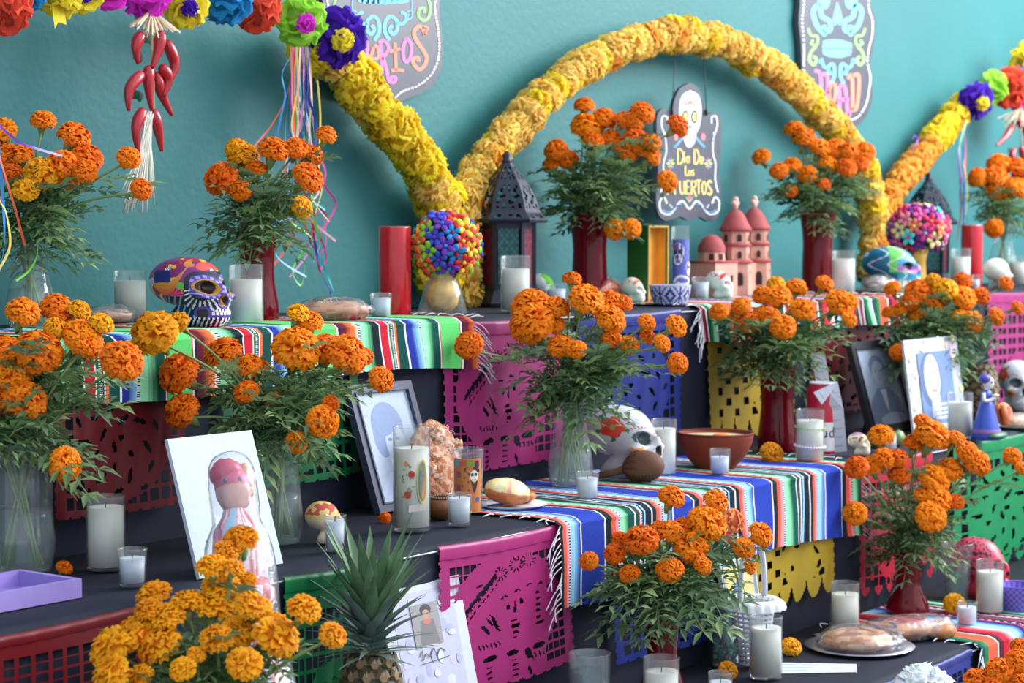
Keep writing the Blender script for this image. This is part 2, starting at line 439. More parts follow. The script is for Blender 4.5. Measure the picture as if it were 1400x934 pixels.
def pat_lattice(s, t):
    if ((s - .42) / .2) ** 2 + ((t - .75) / .22) ** 2 < 1: return any(h(s + .11, t - .27) for h in FH_)
    return lattice(s, t, 14, 8, .05, .95, .20, .95)
ORG = [dash(.5 + .33 * math.cos(q * 2.4) * (q / 26) ** .5 * 1.1, .55 + .33 * math.sin(q * 2.4) * (q / 26) ** .5 * 1.1, q * 1.3, .026 + .012 * (q % 3), .016) for q in range(26)]
def pat_organic(s, t):
    if ((s - .5) / .38) ** 2 + ((t - .56) / .36) ** 2 > 1: return lattice(s, t, 11, 9, .06, .94, .13, .95)
    return any(h(s, t) for h in ORG)
def pat_check(s, t):
    if t < .12 or t > .84 or s < .1 or s > .9: return False
    if s > .42:
        if ((s - .68) / .24) ** 2 + ((t - .5) / .4) ** 2 < 1: return any(h(s - .12, t) for h in ORG[::2])
    a = (s - .1) / .8 * 9; b = (t - .12) / .72 * 9
    return .2 < a % 1 < .8 and .15 < b % 1 < .85 and (int(a) + int(b)) % 2 == 0
def edge_scallop(s, t):
    e = .018 * abs(math.sin(s * PI * 11)); f = .014 * abs(math.sin(t * PI * 14))
    return t < .975 + e and s > .016 - f and s < .984 + f
def edge_petal(s, t):
    f = .02 * abs(math.sin(t * PI * 12))
    return t < .84 + .16 * abs(math.sin(s * PI * 7)) ** .7 and .02 - f < s < .98 + f
def papel(label, k, px0, px1, bottom, rgb, pat=pat_face, edge=edge_scallop, n=96, m=84, top=0.0):
    y = YE[k]; z1 = TZ[k] - .004 - top
    X0 = Xat(px0, y); X1 = Xat(px1, y)
    z0 = hity((px0 + px1) / 2, bottom, y).z
    w_, h_ = X1 - X0, z1 - z0
    mb = MB(); base = lin(rgb); ids = {}
    ph = rnd(0, 6)
    def vert(i, j):
        if (i, j) in ids: return ids[(i, j)]
        s, t = i / n, j / m
        yy = -.007 - .006 * t * (1 + math.sin(s * 9 + ph)) - .003 * abs(math.sin(s * 21 + t * 3 + ph)) * t - .004 * t
        ids[(i, j)] = mb.add((s * w_ + .006 * t * math.sin(t * 5 + ph), yy, -t * h_ - .006 * math.sin(s * PI)))
        return ids[(i, j)]
    for i in range(n):
        for j in range(m):
            s, t = (i + .5) / n, (j + .5) / m
            if not edge(s, t) or pat(s, t): continue
            mb.col = base
            mb.face((vert(i, j), vert(i, j + 1), vert(i + 1, j + 1), vert(i + 1, j)))
    root = thing('papel_picado', label, 'paper banner', (X0, y, z1))
    cs_ = mb.build('cut_sheet', MAT['plastic'], root, smooth=True)
    mb = MB(); mb.col = base      # the band folded over the string
    mb.grid([[(w_ * i / 24, -.0075 - .003 * math.sin(i * 1.1 + ph) ** 2 - yo, -zz - .006 * math.sin(PI * i / 24)) for i in range(25)] for yo, zz in ((-.004, -.002), (.001, -.001), (.003, .006), (.002, h_ * .085))])
    mb.build('folded_band', MAT['plastic'], cs_)
    return root
R_, P_, G_, B_, Y_ = (100, 18, 28), (156, 40, 108), (10, 94, 52), (24, 40, 116), (158, 132, 40)
papel('dark red cut paper banner under the green serape, left of the white canvas', 0, 66, 246, 700, R_, pat_organic)
papel('green cut paper banner behind the framed black and white portrait', 0, 296, 486, 660, G_, pat_organic)
papel('pink cut paper banner with a catrina face on the top step', 0, 600, 762, 638, P_, pat_face)
papel('royal blue cut paper banner behind the large white skull', 0, 786, 926, 602, B_, pat_organic)
papel('mustard yellow cut paper banner above the clay bowl', 0, 963, 1080, 592, Y_, pat_check, edge_petal)
papel('red cut paper banner behind the black picture frame', 0, 1104, 1212, 560, R_, pat_organic, n=60, m=54)
papel('dark green cut paper banner behind the upper right pineapple', 0, 1226, 1330, 550, (14, 70, 52), pat_organic, n=60, m=54)
papel('magenta cut paper banner on the top step at the right edge', 0, 1346, 1452, 545, P_, pat_lattice, n=70, m=54)
papel('deep red cut paper banner with square lattice at the lower left corner', 1, -150, 196, 1010, (112, 14, 26), pat_lattice, n=120, m=80)
papel('green cut paper banner behind the pineapple crown', 1, 380, 532, 1000, (10, 104, 58), pat_lattice)
papel('large pink cut paper banner with a catrina face on the middle step', 1, 594, 778, 930, (164, 42, 112), pat_face, n=120, m=104)
papel('blue cut paper banner behind the red vase at the bottom', 1, 830, 1010, 884, B_, pat_organic)
papel('mustard yellow cut paper banner under the blue serape', 1, 1000, 1134, 824, (164, 138, 38), pat_check, edge_petal)
papel('bright red cut paper banner behind the lower right bouquet', 1, 1172, 1272, 800, (176, 26, 52), pat_organic, edge_petal, n=70, m=60)
papel('shiny green cut paper banner at the right edge', 1, 1300, 1440, 768, (14, 130, 78), pat_organic, edge_petal, n=70, m=60)
papel('navy blue cut paper banner below the plate of bread', 2, 1206, 1328, 1010, (40, 48, 130), pat_lattice, n=80, m=70)
papel('pink cut paper banner below the wrapped bread plate', 2, 1040, 1168, 1100, P_, pat_face, n=70, m=60)
for k in range(3):
    mb = MB(); pts = []
    for j in range(121):
        x = XL + (XR - XL) * j / 120
        pts.append((x - XL, -.005, -.004 - .004 * abs(math.sin(x * 4))))
    mb.tube(pts, .0016, 5)
    o = mb.build('banner_string', MAT['fringe']); o.location = (XL, YE[k], TZ[k] - .004)
    tag(o, 'white string carrying the paper banners of the %s step' % STEPN[k], 'string')
# ------------------------------------------------------------------ flowers
def pom_mesh(name, n, base, tip, width, inner=.45, maxth=112, flat=.82, frill=.06, seed=0, lobes=3):
    R = random.Random(seed); mb = MB()
    mb.col = tuple(v * .8 for v in base); mb.ell((0, 0, .02), (.74, .74, .70 * flat), 14, 8)
    for i in range(n):
        u = (i + .5) / n
        th = math.acos(1 - u * (1 - math.cos(math.radians(maxth))))
        ph = i * 2.39996 + R.uniform(-.25, .25)
        d = Vector((math.sin(th) * math.cos(ph), math.sin(th) * math.sin(ph), math.cos(th)))
        t = d.cross(Vector((R.uniform(-1, 1), R.uniform(-1, 1), R.uniform(-1, 1)))).normalized()
        if th > .9:                           # outer petals lie like roof tiles
            t = d.cross(Vector((0, 0, 1))).normalized(); a = R.uniform(-.5, .5)
            t = (t * math.cos(a) + d.cross(t) * math.sin(a)).normalized()
        b = d.cross(t)
        k = R.uniform(.94, 1.03); wd = width * R.uniform(.8, 1.2)
        cols = 5; rows = []
        for (r, off, ww, fr) in ((inner, 0, .45, 0), (.80, -.03, .9, .4), (.97, .06, 1.0, .9), (.985, .19, .85, 1.2)):
            row = []
            for c in range(cols):
                s = c / (cols - 1) - .5
                wv = frill * fr * math.sin(s * PI * lobes * 2 + i)
                p = d * (r * k + wv * .5 - .10 * abs(s) * fr * .3) + t * (s * wd * ww) + b * (off + wv)
                row.append((p.x, p.y, p.z * flat))
            rows.append(row)
        v = R.uniform(.82, 1.12); hh = R.uniform(-.06, .1)
        def fn(ri, ci, v=v, hh=hh):
            f = ri / 2.0
            return tuple(max(0, min(1, (base[q] * (1 - f) + tip[q] * f) * v * (1 + (hh if q == 1 else 0)))) for q in range(3))
        mb.grid(rows, False, fn)
    me = mb.mesh(name)
    return me
OB, OT = lin((236, 92, 2)), lin((255, 142, 12))
GB, GT = lin((238, 132, 4)), lin((254, 180, 20))
MG = {'o': [pom_mesh('marigold_bloom', 150, OB, OT, .44, seed=i) for i in range(5)],
      'd': [pom_mesh('marigold_bloom', 150, lin((232, 86, 4)), lin((253, 130, 14)), .44, seed=20 + i) for i in range(3)],
      'g': [pom_mesh('marigold_bloom', 140, GB, GT, .46, seed=40 + i) for i in range(4)],
      's': [pom_mesh('marigold_bloom', 62, lin((238, 134, 6)), lin((253, 176, 22)), .46, seed=60 + i, maxth=100, flat=.62, frill=.08) for i in range(4)]}
TONE = {'o': 'orange', 'd': 'deep orange', 'g': 'golden', 's': 'golden'}
for lst in MG.values():
    for me in lst: me.materials.append(MAT['petal']); me.polygons.foreach_set('use_smooth', [True] * len(me.polygons))
def aim(v, roll=0.0):
    return (Vector(v).to_track_quat('Z', 'Y').to_matrix() @ Matrix.Rotation(roll, 3, 'Z')).to_euler()
LEAFC = [lin((112, 142, 92)), lin((126, 156, 104)), lin((100, 132, 90)), lin((146, 172, 116)), lin((108, 138, 104))]
def leaf(mb, p, d, L, R=random, wide=1.0):
    d = Vector(d).normalized(); side = d.cross(Vector((0, 0, 1)))
    side = side.normalized() if side.length > .05 else Vector((1, 0, 0))
    side = (side + Vector((0, 0, R.uniform(-.5, .5)))).normalized(); nrm = side.cross(d).normalized()
    mb.col = R.choice(LEAFC)
    np_ = 5; pts = []
    for i in range(np_ + 1):
        t = i / np_; pts.append(p + d * (L * t) + Vector((0, 0, -L * .35 * t * t)))
    for i in range(np_): mb.strip([pts[i], pts[i + 1]], .0022, nrm)
    for i in range(1, np_ + 1):
        for sg in ((-1, 1) if i < np_ else (-1, 0, 1)):
            q = pts[i]; ld = (side * sg * R.uniform(.75, 1) + d * R.uniform(.5, .8) + nrm * R.uniform(-.25, .25)) if sg else d
            ld = ld.normalized(); ll = L * R.uniform(.34, .46) * (1.1 - .12 * abs(i - 3)); ww = ll * .165 * wide
            sd = ld.cross(nrm).normalized(); tip = q + ld * ll + Vector((0, 0, -ll * .2)); mid = q + ld * ll * .5
            a, b, c_, e, f = mb.add(q), mb.add(mid + sd * ww + nrm * ww * .3), mb.add(tip), mb.add(mid - sd * ww + nrm * ww * .3), mb.add(mid)
            mb.face((a, f, b)); mb.face((b, f, c_)); mb.face((a, e, f)); mb.face((e, c_, f))
def vase_mesh(kind, H, rw, nw, bw):
    # outer profile of a vase: rim, neck, belly and base radii
    if kind == 'red': pr = [(0, bw * .9), (.03, bw), (.18, bw * 1.0), (.45, nw * 1.03), (.62, nw), (.80, nw * 1.08), (.93, rw * .92), (1, rw)]
    else: pr = [(0, bw * .82), (.03, bw * .88), (.22, bw), (.42, bw * .93), (.65, nw * 1.02), (.78, nw), (.92, rw * .95), (1, rw)]
    ys = spline([(r, t * H) for t, r in pr], 5)
    return [(p.x, p.y) for p in ys]
def bouquet(desc, vkind, base, k, vh, rw, nw, bw, heads, zj=.06, lean=0.0, leaves=8, leafL=.10, spread=1.0, seed=1, vaselabel=None, back=0.0, mouthpx=None):
    R = random.Random(seed)
    b = onT(base[0], base[1], k)
    if k == 0 and b.y > YW - .19: b = hity(base[0], base[1], YW - .19); b.z = TZ[0]
    m = mpp(b); Z0 = depth(b)
    if vaselabel:
        root = thing('flower_vase', vaselabel, 'vase', b)
        H = vh * m; pr = vase_mesh(vkind, H, rw * m / 2, nw * m / 2, bw * m / 2)
        mb = MB(); mb.lathe([(0.001, .002)] + pr, 28); mb.lathe([(pr[-1][0], H), (pr[-1][0] + .0018, H + .001), (pr[-1][0] - .0012, H + .0022), (pr[-1][0] - .0025, H - .004)], 28)
        mb.build('glass_body', MAT['redglass' if vkind == 'red' else 'clear'], root)
        mb = MB(); mb.lathe([(.001, .0), (pr[0][0], .0), (pr[0][0] * .98, .009), (.001, .007)], 24)
        mb.build('thick_base', MAT['redglass' if vkind == 'red' else 'clear'], root)
        if vkind != 'red':
            wl = .5 * H; wp = [(r * .96, z) for r, z in pr if z <= wl]
            mb = MB(); mb.lathe([(.001, .006)] + wp + [(.001, wl)], 24); mb.build('water', MAT['water'], root)
    H = vh * m
    mouth = b + Vector((0, 0, H))
    rr = nw * m / 2 * .7
    ymin = min(h_[1] for h_ in heads); ymax = max(h_[1] for h_ in heads)
    order = sorted(range(len(heads)), key=lambda i: heads[i][0])
    for hi, hd in enumerate(heads):
        x, y, r = hd[:3]; tone = hd[3] if len(hd) > 3 else 'o'
        fy = (y - ymin) / (ymax - ymin + 1e-6); Z = Z0 + zj * (.6 - 2.1 * fy) + R.uniform(-zj, zj) * .45 + back
        h = PT(x, y, Z)
        rm = r * Z / FPX * (1.13 if tone != 's' else 1.36)
        if h.y > YW - rm * 1.2: 
            sc = (YW - rm * 1.3 - CAM.y) / (h.y - CAM.y); h = CAM + (h - CAM) * sc
        if k > 0 and h.z < TZ[k - 1] + rm * 1.3 + .02 and h.y > YE[k - 1] - .03 - rm:      # clear of the step behind
            h = CAM + (h - CAM) * ((YE[k - 1] - .035 - rm) / h.y)
        out = (h - mouth)
        ax = (out.normalized() * 1.0 + Vector((R.uniform(-.4, .4), R.uniform(-.4, .1), R.uniform(.0, .5))) - FW * .45).normalized()
        lab = '%s marigold, %s from left in the %s' % (TONE[tone], ORD[order.index(hi)], desc)
        t = thing('marigold', lab, 'marigold', mouth if vaselabel is None else b, 0, 'marigolds in the %s' % desc)
        o0 = t.location
        me = R.choice(MG[tone])
        bl = bpy.data.objects.new('blossom', me); COL.objects.link(bl); bl.parent = t
        bl.location = h - Vector(o0); bl.rotation_euler = aim(ax, R.uniform(0, 6)); bl.scale = (rm, rm, rm * R.uniform(.92, 1.12))
        a = R.uniform(0, 2 * PI)
        foot = b + Vector((math.cos(a) * bw * m * .3, math.sin(a) * bw * m * .3, .012)); q = mouth - Vector((math.cos(a), math.sin(a), 0)) * rr * R.uniform(.2, 1)
        neck = h - ax * rm * .55
        d1 = neck - q
        mid = q + d1 * .5 + Vector((0, 0, d1.length * .10))
        stem = spline([foot, q, mid, neck], 5)
        mb = MB(); n = len(stem)
        mb.tube([p - Vector(o0) for p in stem], [.0026] * n, 5)
        # the green cup under the bloom
        mb.tube([neck - ax * rm * .75 - Vector(o0), neck - ax * rm * .4 - Vector(o0), neck - ax * rm * .02 - Vector(o0), neck + ax * rm * .12 - Vector(o0)], [.003, rm * .24, rm * .36, rm * .2], 8)
        mb.build('stem', MAT['stem'], t)
        mb = MB(); above = stem[5:]
        for q_ in range(leaves):
            f = R.uniform(.0, .62); p = above[int(f * (len(above) - 1))]
            aa = R.uniform(0, 2 * PI)
            od = Vector((math.cos(aa), math.sin(aa), R.uniform(-.4, .9))) * spread
            od = od + (p - mouth) * 2.0
            leaf(mb, p - Vector(o0), od, leafL * R.uniform(.65, 1.25), R)
        if mb.f: mb.build('leaves', MAT['leaf'], t, smooth=False, kind='stuff')
ORD = 'first second third fourth fifth sixth seventh eighth ninth tenth eleventh twelfth thirteenth fourteenth fifteenth sixteenth seventeenth eighteenth nineteenth twentieth twenty-first twenty-second twenty-third twenty-fourth twenty-fifth twenty-sixth twenty-seventh'.split()
def T_(s):
    out = []
    for t in s.split():
        p = t.split(','); out.append((float(p[0]), float(p[1]), float(p[2]), p[3] if len(p) > 3 else 'o'))
    return out
bouquet('far left clear vase', 'clear', (42, 446), 0, 116, 66, 48, 66,
        T_('59,165,16 2,180,20 101,187,21 119,216,20,d 8,213,18,d 28,212,16,d 57,238,22,g 85,226,20,d 176,216,15,d 193,259,14,d 35,260,17,g 92,242,17,d 116,234,16,d 14,236,15,d'), seed=3, leaves=9,
        vaselabel='clear hourglass vase of marigolds at the far left of the top step')
bouquet('dark red vase below the left sign', 'red', (352, 440), 0, 122, 62, 46, 58,
        T_('303,245,22,d 329,261,14 322,202,14,g 332,214,20,g 374,205,20,d 405,203,16,d 446,185,13,d 428,212,14,d 421,243,21,d 412,283,15,g 350,232,14,d'), seed=4, leaves=10,
        vaselabel='dark red glass vase beside the left white candle on the top step')
bouquet('tall red vase beside the hanging sign', 'red', (806, 412), 0, 120, 60, 46, 50,
        T_('799,145,13,d 802,174,20,o 826,164,16,d 812,193,13,d 760,206,15 753,226,11,d 777,219,13,d 836,190,14,d 853,166,13,d 878,155,16,d 867,165,14,d 868,189,15,d 857,207,16,d 890,195,13,d 889,213,14,d 876,203,13,d 926,173,15,d 912,248,14,o 841,313,14 863,313,13'), seed=5, leaves=8, leafL=.115,
        vaselabel='tall ruby red vase between the dark lantern and the hanging sign')
bouquet('red vase beside the castle', 'red', (1117, 402), 0, 112, 52, 40, 42,
        T_('1041,215,12,d 1087,178,14 1099,189,15 1121,204,15,d 1145,206,16,d 1133,225,13 1163,209,15,d 1182,208,14,d 1176,224,12,d 1083,227,12,d 1104,240,13 1065,234,12,d 1157,230,13,d 1126,252,9,d 1082,261,8,d'), seed=6, leaves=9, leafL=.11,
        vaselabel='red vase right of the pink clay castle')
bouquet('far right clear vase', 'clear', (1370, 391), 0, 84, 40, 28, 40,
        T_('1337,244,13 1361,242,17,d 1366,259,18 1391,258,16 1359,312,12 1366,226,16,d 1393,230,16,d 1336,240,11,d 1404,240,14,d'), seed=7, leaves=11,
        vaselabel='clear vase at the right end of the top step behind a round white skull')
bouquet('big vase at left edge', 'clear', (30, 782), 1, 178, 96, 84, 92,
        T_('31,428,21 76,420,20 88,438,20,d 108,425,15,g 139,443,15,g 113,462,25 76,449,15,g 118,472,20,d 167,493,27 52,482,30,d 14,515,26 33,550,28 89,635,22 4,478,22,d 46,468,16,d 12,548,20,d'), seed=8, leaves=8, leafL=.105, zj=.07,
        vaselabel='big clear glass vase at the left edge of the middle step')
bouquet('clear vase behind the wrapped figure', 'clear', (382, 742), 1, 142, 74, 54, 66,
        T_('211,456,29,g 243,442,15,g 245,511,26,d 249,562,23,d 305,484,24 341,500,16,d 337,536,16,d 405,478,30 446,479,23,d 474,485,27 498,487,12,d 521,519,17 441,577,21 405,605,14 353,501,13,d 374,545,11,d 408,430,15,g 424,441,16 452,552,11,d'), seed=9, leaves=8, leafL=.098, zj=.07,
        vaselabel='clear glass vase behind the wrapped figure')
bouquet('clear vase on the blue serape', 'clear', (780, 668), 1, 120, 60, 46, 62,
        T_('726,420,25 727,443,28 759,423,18 782,382,12 801,411,23 834,413,16 852,415,12,d 834,438,20 759,445,13,d 884,441,12,d 924,446,15 885,461,10,d 905,470,12 836,464,13 861,472,12 767,474,18,d 788,478,13,d 926,497,14 641,472,18'), seed=10, leaves=9, leafL=.105, zj=.07,
        vaselabel='clear glass vase standing left of the large white skull')
bouquet('dark red vase beside the clay bowl', 'red', (1062, 617), 1, 118, 52, 44, 52,
        T_('1063,407,18 1089,394,14 1061,390,12,g 1127,388,12 1096,425,16 1070,447,17 1148,415,19 1052,432,13 1162,412,12 1160,437,11 983,426,12 1013,419,13 1024,441,17 1042,430,12 1043,404,13 1006,432,10'), seed=11, leaves=9, leafL=.11,
        vaselabel='dark red vase beside the brown clay bowl')
bouquet('bouquet behind the white frame', 'red', (1270, 588), 1, 104, 50, 40, 44,
        T_('1220,395,11 1215,427,9 1231,424,10 1256,400,18,d 1274,412,19 1256,430,13 1244,414,13,d 1276,384,10,g 1292,397,16,g 1317,384,12,d 1317,407,17 1315,438,15 1330,440,14 1341,405,12,d 1362,433,12 1390,421,9 1375,388,10,d 1228,482,11,d'), seed=12, leaves=10, leafL=.11,
        vaselabel='red vase hidden behind the white picture frame')
bouquet('ruby vase at lower right', 'red', (1241, 842), 2, 92, 44, 34, 56,
        T_('1205,596,16 1262,577,12 1275,596,23 1250,607,14 1307,601,13 1322,619,15 1335,633,18 1171,639,15,d 1193,637,14,d 1209,627,15,d 1227,627,13,d 1230,650,14,d 1298,642,17 1277,655,20 1283,682,19 1261,678,11 1384,624,12 1397,641,9 1169,702,15 1272,707,20 1307,686,11,d'), seed=13, leaves=7, leafL=.092, zj=.07,
        vaselabel='ruby red glass vase on the bottom step at the right')
bouquet('red vase at the bottom centre', 'red', (905, 968), 2, 140, 46, 42, 62,
        T_('877,739,22,d 841,757,14,d 847,738,11,d 861,785,13 805,767,12 917,727,16,d 902,725,13,d 916,780,18 945,749,24 967,716,25 935,720,13,d 961,774,12 1039,732,17 1017,750,14 1025,776,9 918,680,17 978,686,16'), seed=14, leaves=10, leafL=.105, zj=.06,
        vaselabel='red glass vase at the bottom centre behind a white candle')
bouquet('golden bouquet at the lower left', 'clear', (285, 1215), 2, 190, 80, 70, 80,
        T_('329,738,19,s 309,754,14,s 290,775,17,s 303,802,21,s 334,794,13,s 321,777,12,s 210,812,18,s 203,834,15,s 229,843,19,s 257,823,18,s 293,830,24,s 189,866,24,s 152,884,24,s 218,882,24,s 326,864,19,s 296,874,18,s 342,828,17,s 334,908,19,s 152,922,21,s 269,895,10,s 416,833,18,s 376,868,27,s 455,869,15,s 355,828,13,s 250,915,14,s 190,926,16,s'), seed=15, leaves=10, leafL=.085, zj=.07,
        vaselabel='clear vase under the golden bouquet at the lower left')
bouquet('bunch at the lower right corner', 'clear', (1384, 1290), 3, 250, 74, 60, 76,
        T_('1366,918,18,d 1392,905,17,d 1335,929,16,d 1394,884,12,d 1355,940,14,d 1400,935,16,d'), seed=16, leaves=6, leafL=.08, zj=.03,
        vaselabel='tall clear vase of marigolds in the lower right corner')
def loose(x, y, r, k, tone, label, up=(0, 0, 1), stem=None):
    b = onT(x, y + r * .8, k); m = mpp(b); rm = r * m
    t = thing('loose_marigold', label, 'marigold', b)
    bl = bpy.data.objects.new('blossom', random.choice(MG[tone])); COL.objects.link(bl); bl.parent = t
    bl.location = (0, 0, rm * .75); bl.scale = (rm,) * 3; bl.rotation_euler = aim(Vector(up), rnd(0, 6))
    d = -Vector(up).normalized()
    mb = MB(); p = Vector((0, 0, rm * .75))
    mb.tube([p + d * rm * .3, p + d * rm * .8, p + d * rm * 1.2], [rm * .4, rm * .3, .003], 8)
    mb.build('green_cup', MAT['stem'], t)
loose(676, 410, 12, 0, 'o', 'orange marigold lying at the foot of the dark lantern', (-.3, -.8, .4))
loose(88, 776, 12, 1, 'o', 'orange marigold lying beside the lavender tray', (.2, -.4, .8))
loose(1055, 619, 17, 1, 'g', 'golden marigold lying right of the clay bowl', (-.2, -.6, .7))
loose(1081, 884, 15, 2, 'g', 'golden marigold lying behind the bottom centre candle', (-.2, -.3, .9))
loose(995, 916, 14, 2, 'g', 'golden marigold lying at the foot of the bead bottle', (-.2, -.6, .7))
loose(1305, 826, 16, 2, 'g', 'golden marigold lying under the water glass at the right', (-.5, -.6, .5))
loose(526, 708, 9, 1, 'd', 'small orange marigold behind the tall printed candle', (-.5, -.5, .5))

# ------------------------------------------------------------------ marigold garlands on the wall
def garland(label, path, rad, tones, off=.10, seed=1, dens=1.0):
    R = random.Random(seed)
    pts = spline([W(x, y, off) for x, y in path], 8)
    root = thing('marigold_garland', label, 'garland', pts[0])
    o0 = pts[0]; mb = MB()
    mb.tube([p - o0 for p in pts], .018, 6); mb.build('cord', MAT['stem'], root)
    L = 0; acc = 0; i = 0; n = 0
    step = .034 / dens
    for a, b in zip(pts[:-1], pts[1:]):
        seg = (b - a).length; d = (b - a).normalized()
        while acc < seg:
            p = a + d * acc; f = i / (len(pts) - 1)
            rr = rad[0] * (1 - f) + rad[1] * f
            s1 = d.cross(Vector((0, 1, 0))); s1 = s1.normalized() if s1.length > .05 else Vector((1, 0, 0)); s2 = d.cross(s1)
            for q in range(4):
                ang = 2 * PI * q / 4 + n * .8 + R.uniform(-.2, .2)
                ax = (s1 * math.cos(ang) + s2 * math.sin(ang) + d * R.uniform(-.35, .35)).normalized()
                sz = rr * R.uniform(.66, .98)
                c = p + ax * rr * R.uniform(.36, .60) + d * R.uniform(-.01, .01)
                if c.y > YW - .03: continue
                o = bpy.data.objects.new('blossom', R.choice(tones(f, R))); COL.objects.link(o); o.parent = root
                o.location = c - o0; o.scale = (sz,) * 3; o.rotation_euler = aim(ax, R.uniform(0, 6))
            n += 1; acc += step * (1.5)
        acc -= seg; i += 1
def gset(base, tip, seed): 
    l = [pom_mesh('garland_bloom', 30, base, tip, .72, inner=.3, maxth=100, flat=.8, frill=.11, seed=seed + i, lobes=2) for i in range(3)]
    for me in l: me.materials.append(MAT['garland']); me.polygons.foreach_set('use_smooth', [True] * len(me.polygons))
    return l
GY = gset(lin((250, 200, 30)), lin((255, 232, 70)), 100)
GA = gset(lin((252, 196, 80)), lin((255, 226, 128)), 110)
GO = gset(lin((240, 156, 50)), lin((250, 192, 84)), 120)
garland('bright yellow marigold garland strand beside the left sign', [(432, 62), (468, 92), (502, 132), (536, 172), (568, 214), (588, 250), (606, 286), (604, 330), (600, 398)], (.058, .056), lambda f, R: GY if R.random() < .85 else GA, seed=1)
garland('amber marigold garland arching over the hanging sign', [(636, 400), (630, 330), (632, 285), (655, 235), (700, 178), (745, 132), (800, 90), (865, 60), (930, 47), (995, 62), (1060, 98), (1115, 146), (1155, 190), (1180, 238), (1194, 290), (1192, 340), (1188, 384)], (.047, .052), lambda f, R: (GY if R.random() < .35 * (1 - f) else GA) if R.random() < .95 - .45 * max(0, f - .6) else GO, seed=2)
garland('short yellow marigold garland strand at the right', [(1205, 284), (1228, 248), (1256, 218), (1282, 186), (1302, 160), (1318, 146)], (.050, .052), lambda f, R: GY if f > .5 else GO, seed=3)

# ------------------------------------------------------------------ tissue paper flowers
TP = dict(coral=(240, 84, 60), blue=(36, 140, 206), yellow=(246, 222, 60), magenta=(232, 56, 214), lime=(160, 224, 70), purple=(74, 30, 176))
def tissue_mesh(rgb, seed):
    c = lin(rgb); return pom_mesh('tissue_flower', 26, tuple(v * .85 for v in c), tuple(min(1, v * 1.05) for v in c), .85, inner=.1, maxth=100, flat=.75, frill=.10, seed=seed, lobes=3)
TM = {k: tissue_mesh(v, 200 + i) for i, (k, v) in enumerate(TP.items())}
for me in TM.values(): me.materials.append(MAT['tissue'])
def tissue(x, y, r, k, centre, label, off=.16, ax=(-.45, -.8, -.25), strip=None):
    p = W(x, y, off); rm = r * mpp(p)
    t = thing('tissue_paper_flower', label, 'paper flower', p, 0, 'tissue paper flowers along the arch')
    o = bpy.data.objects.new('petals', TM[k]); COL.objects.link(o); o.parent = t; o.scale = (rm * 1.1,) * 3; o.rotation_euler = aim(ax, rnd(0, 6))
    if strip:
        mb = MB(); mb.col = lin(TP[k]); mb.grid([[W(x0, y0, off + .01 * i) - p for x0, y0 in row] for i, row in enumerate(strip)]); mb.build('hanging_petal', MAT['tissue'], t)
    if centre:
        o = bpy.data.objects.new('centre', TM[centre]); COL.objects.link(o); o.parent = t; o.scale = (rm * .42,) * 3; o.rotation_euler = aim(ax, rnd(0, 6)); o.location = Vector(ax).normalized() * rm * .72
for a in ((6, 10, 34, 'coral', None, 'coral tissue paper flower at the top left corner'), (36, -12, 26, 'blue', None, 'blue tissue paper flower behind the top left coral one'), (82, -6, 28, 'yellow', None, 'yellow tissue paper flower with a long hanging petal at top left', .16, (-.45, -.8, -.25), [[(70, -5), (80, -5), (90, -5)], [(72, 18), (79, 20), (88, 15)], [(75, 39), (80, 30), (91, 34)]]),
          (112, -10, 26, 'yellow', 'purple', 'yellow tissue paper flower left of the magenta ones'), (150, -18, 28, 'magenta', None, 'small magenta tissue paper flower at the top edge'), (200, -6, 30, 'magenta', None, 'magenta tissue paper flower above the string of chilies'),
          (254, 8, 29, 'yellow', 'purple', 'yellow tissue paper flower with purple centre right of the chilies'), (310, 0, 32, 'blue', None, 'blue tissue paper flower at the top edge left of the coral one'), (352, 12, 30, 'coral', None, 'coral tissue paper flower beside the lime one'),
          (411, 28, 33, 'lime', 'magenta', 'lime green tissue paper flower with pink centre'), (460, 50, 38, 'purple', 'yellow', 'deep purple tissue paper flower on the yellow garland')):
    tissue(*a)
for a in ((1333, 138, 24, 'purple', 'yellow', 'purple tissue paper flower with yellow centre at the right'), (1356, 120, 22, 'lime', None, 'lime tissue paper flower behind the right purple one'), (1382, 120, 27, 'coral', None, 'coral tissue paper flower at the right edge'),
          (1398, 112, 22, 'blue', None, 'blue tissue paper flower at the right edge'), (1402, 84, 24, 'yellow', None, 'yellow tissue paper flower at the upper right edge'), (1398, 140, 16, 'magenta', None, 'magenta tissue paper flower above the right string of chilies')):
    tissue(*a)

for path, label in (([(-60, 30), (6, 6), (112, -12), (210, -6), (310, 2), (411, 28), (462, 56)], 'thin wire carrying the left row of tissue paper flowers'), ([(1318, 150), (1345, 128), (1382, 118), (1402, 84), (1440, 40)], 'thin wire carrying the right row of tissue paper flowers')):
    pts = spline([W(x, y, .14) for x, y in path], 8); o0 = pts[0]
    mb = MB(); mb.tube([p - o0 for p in pts], .004, 6); o = mb.build('arch_wire', MAT['darkmetal']); o.location = o0; tag(o, label, 'wire')
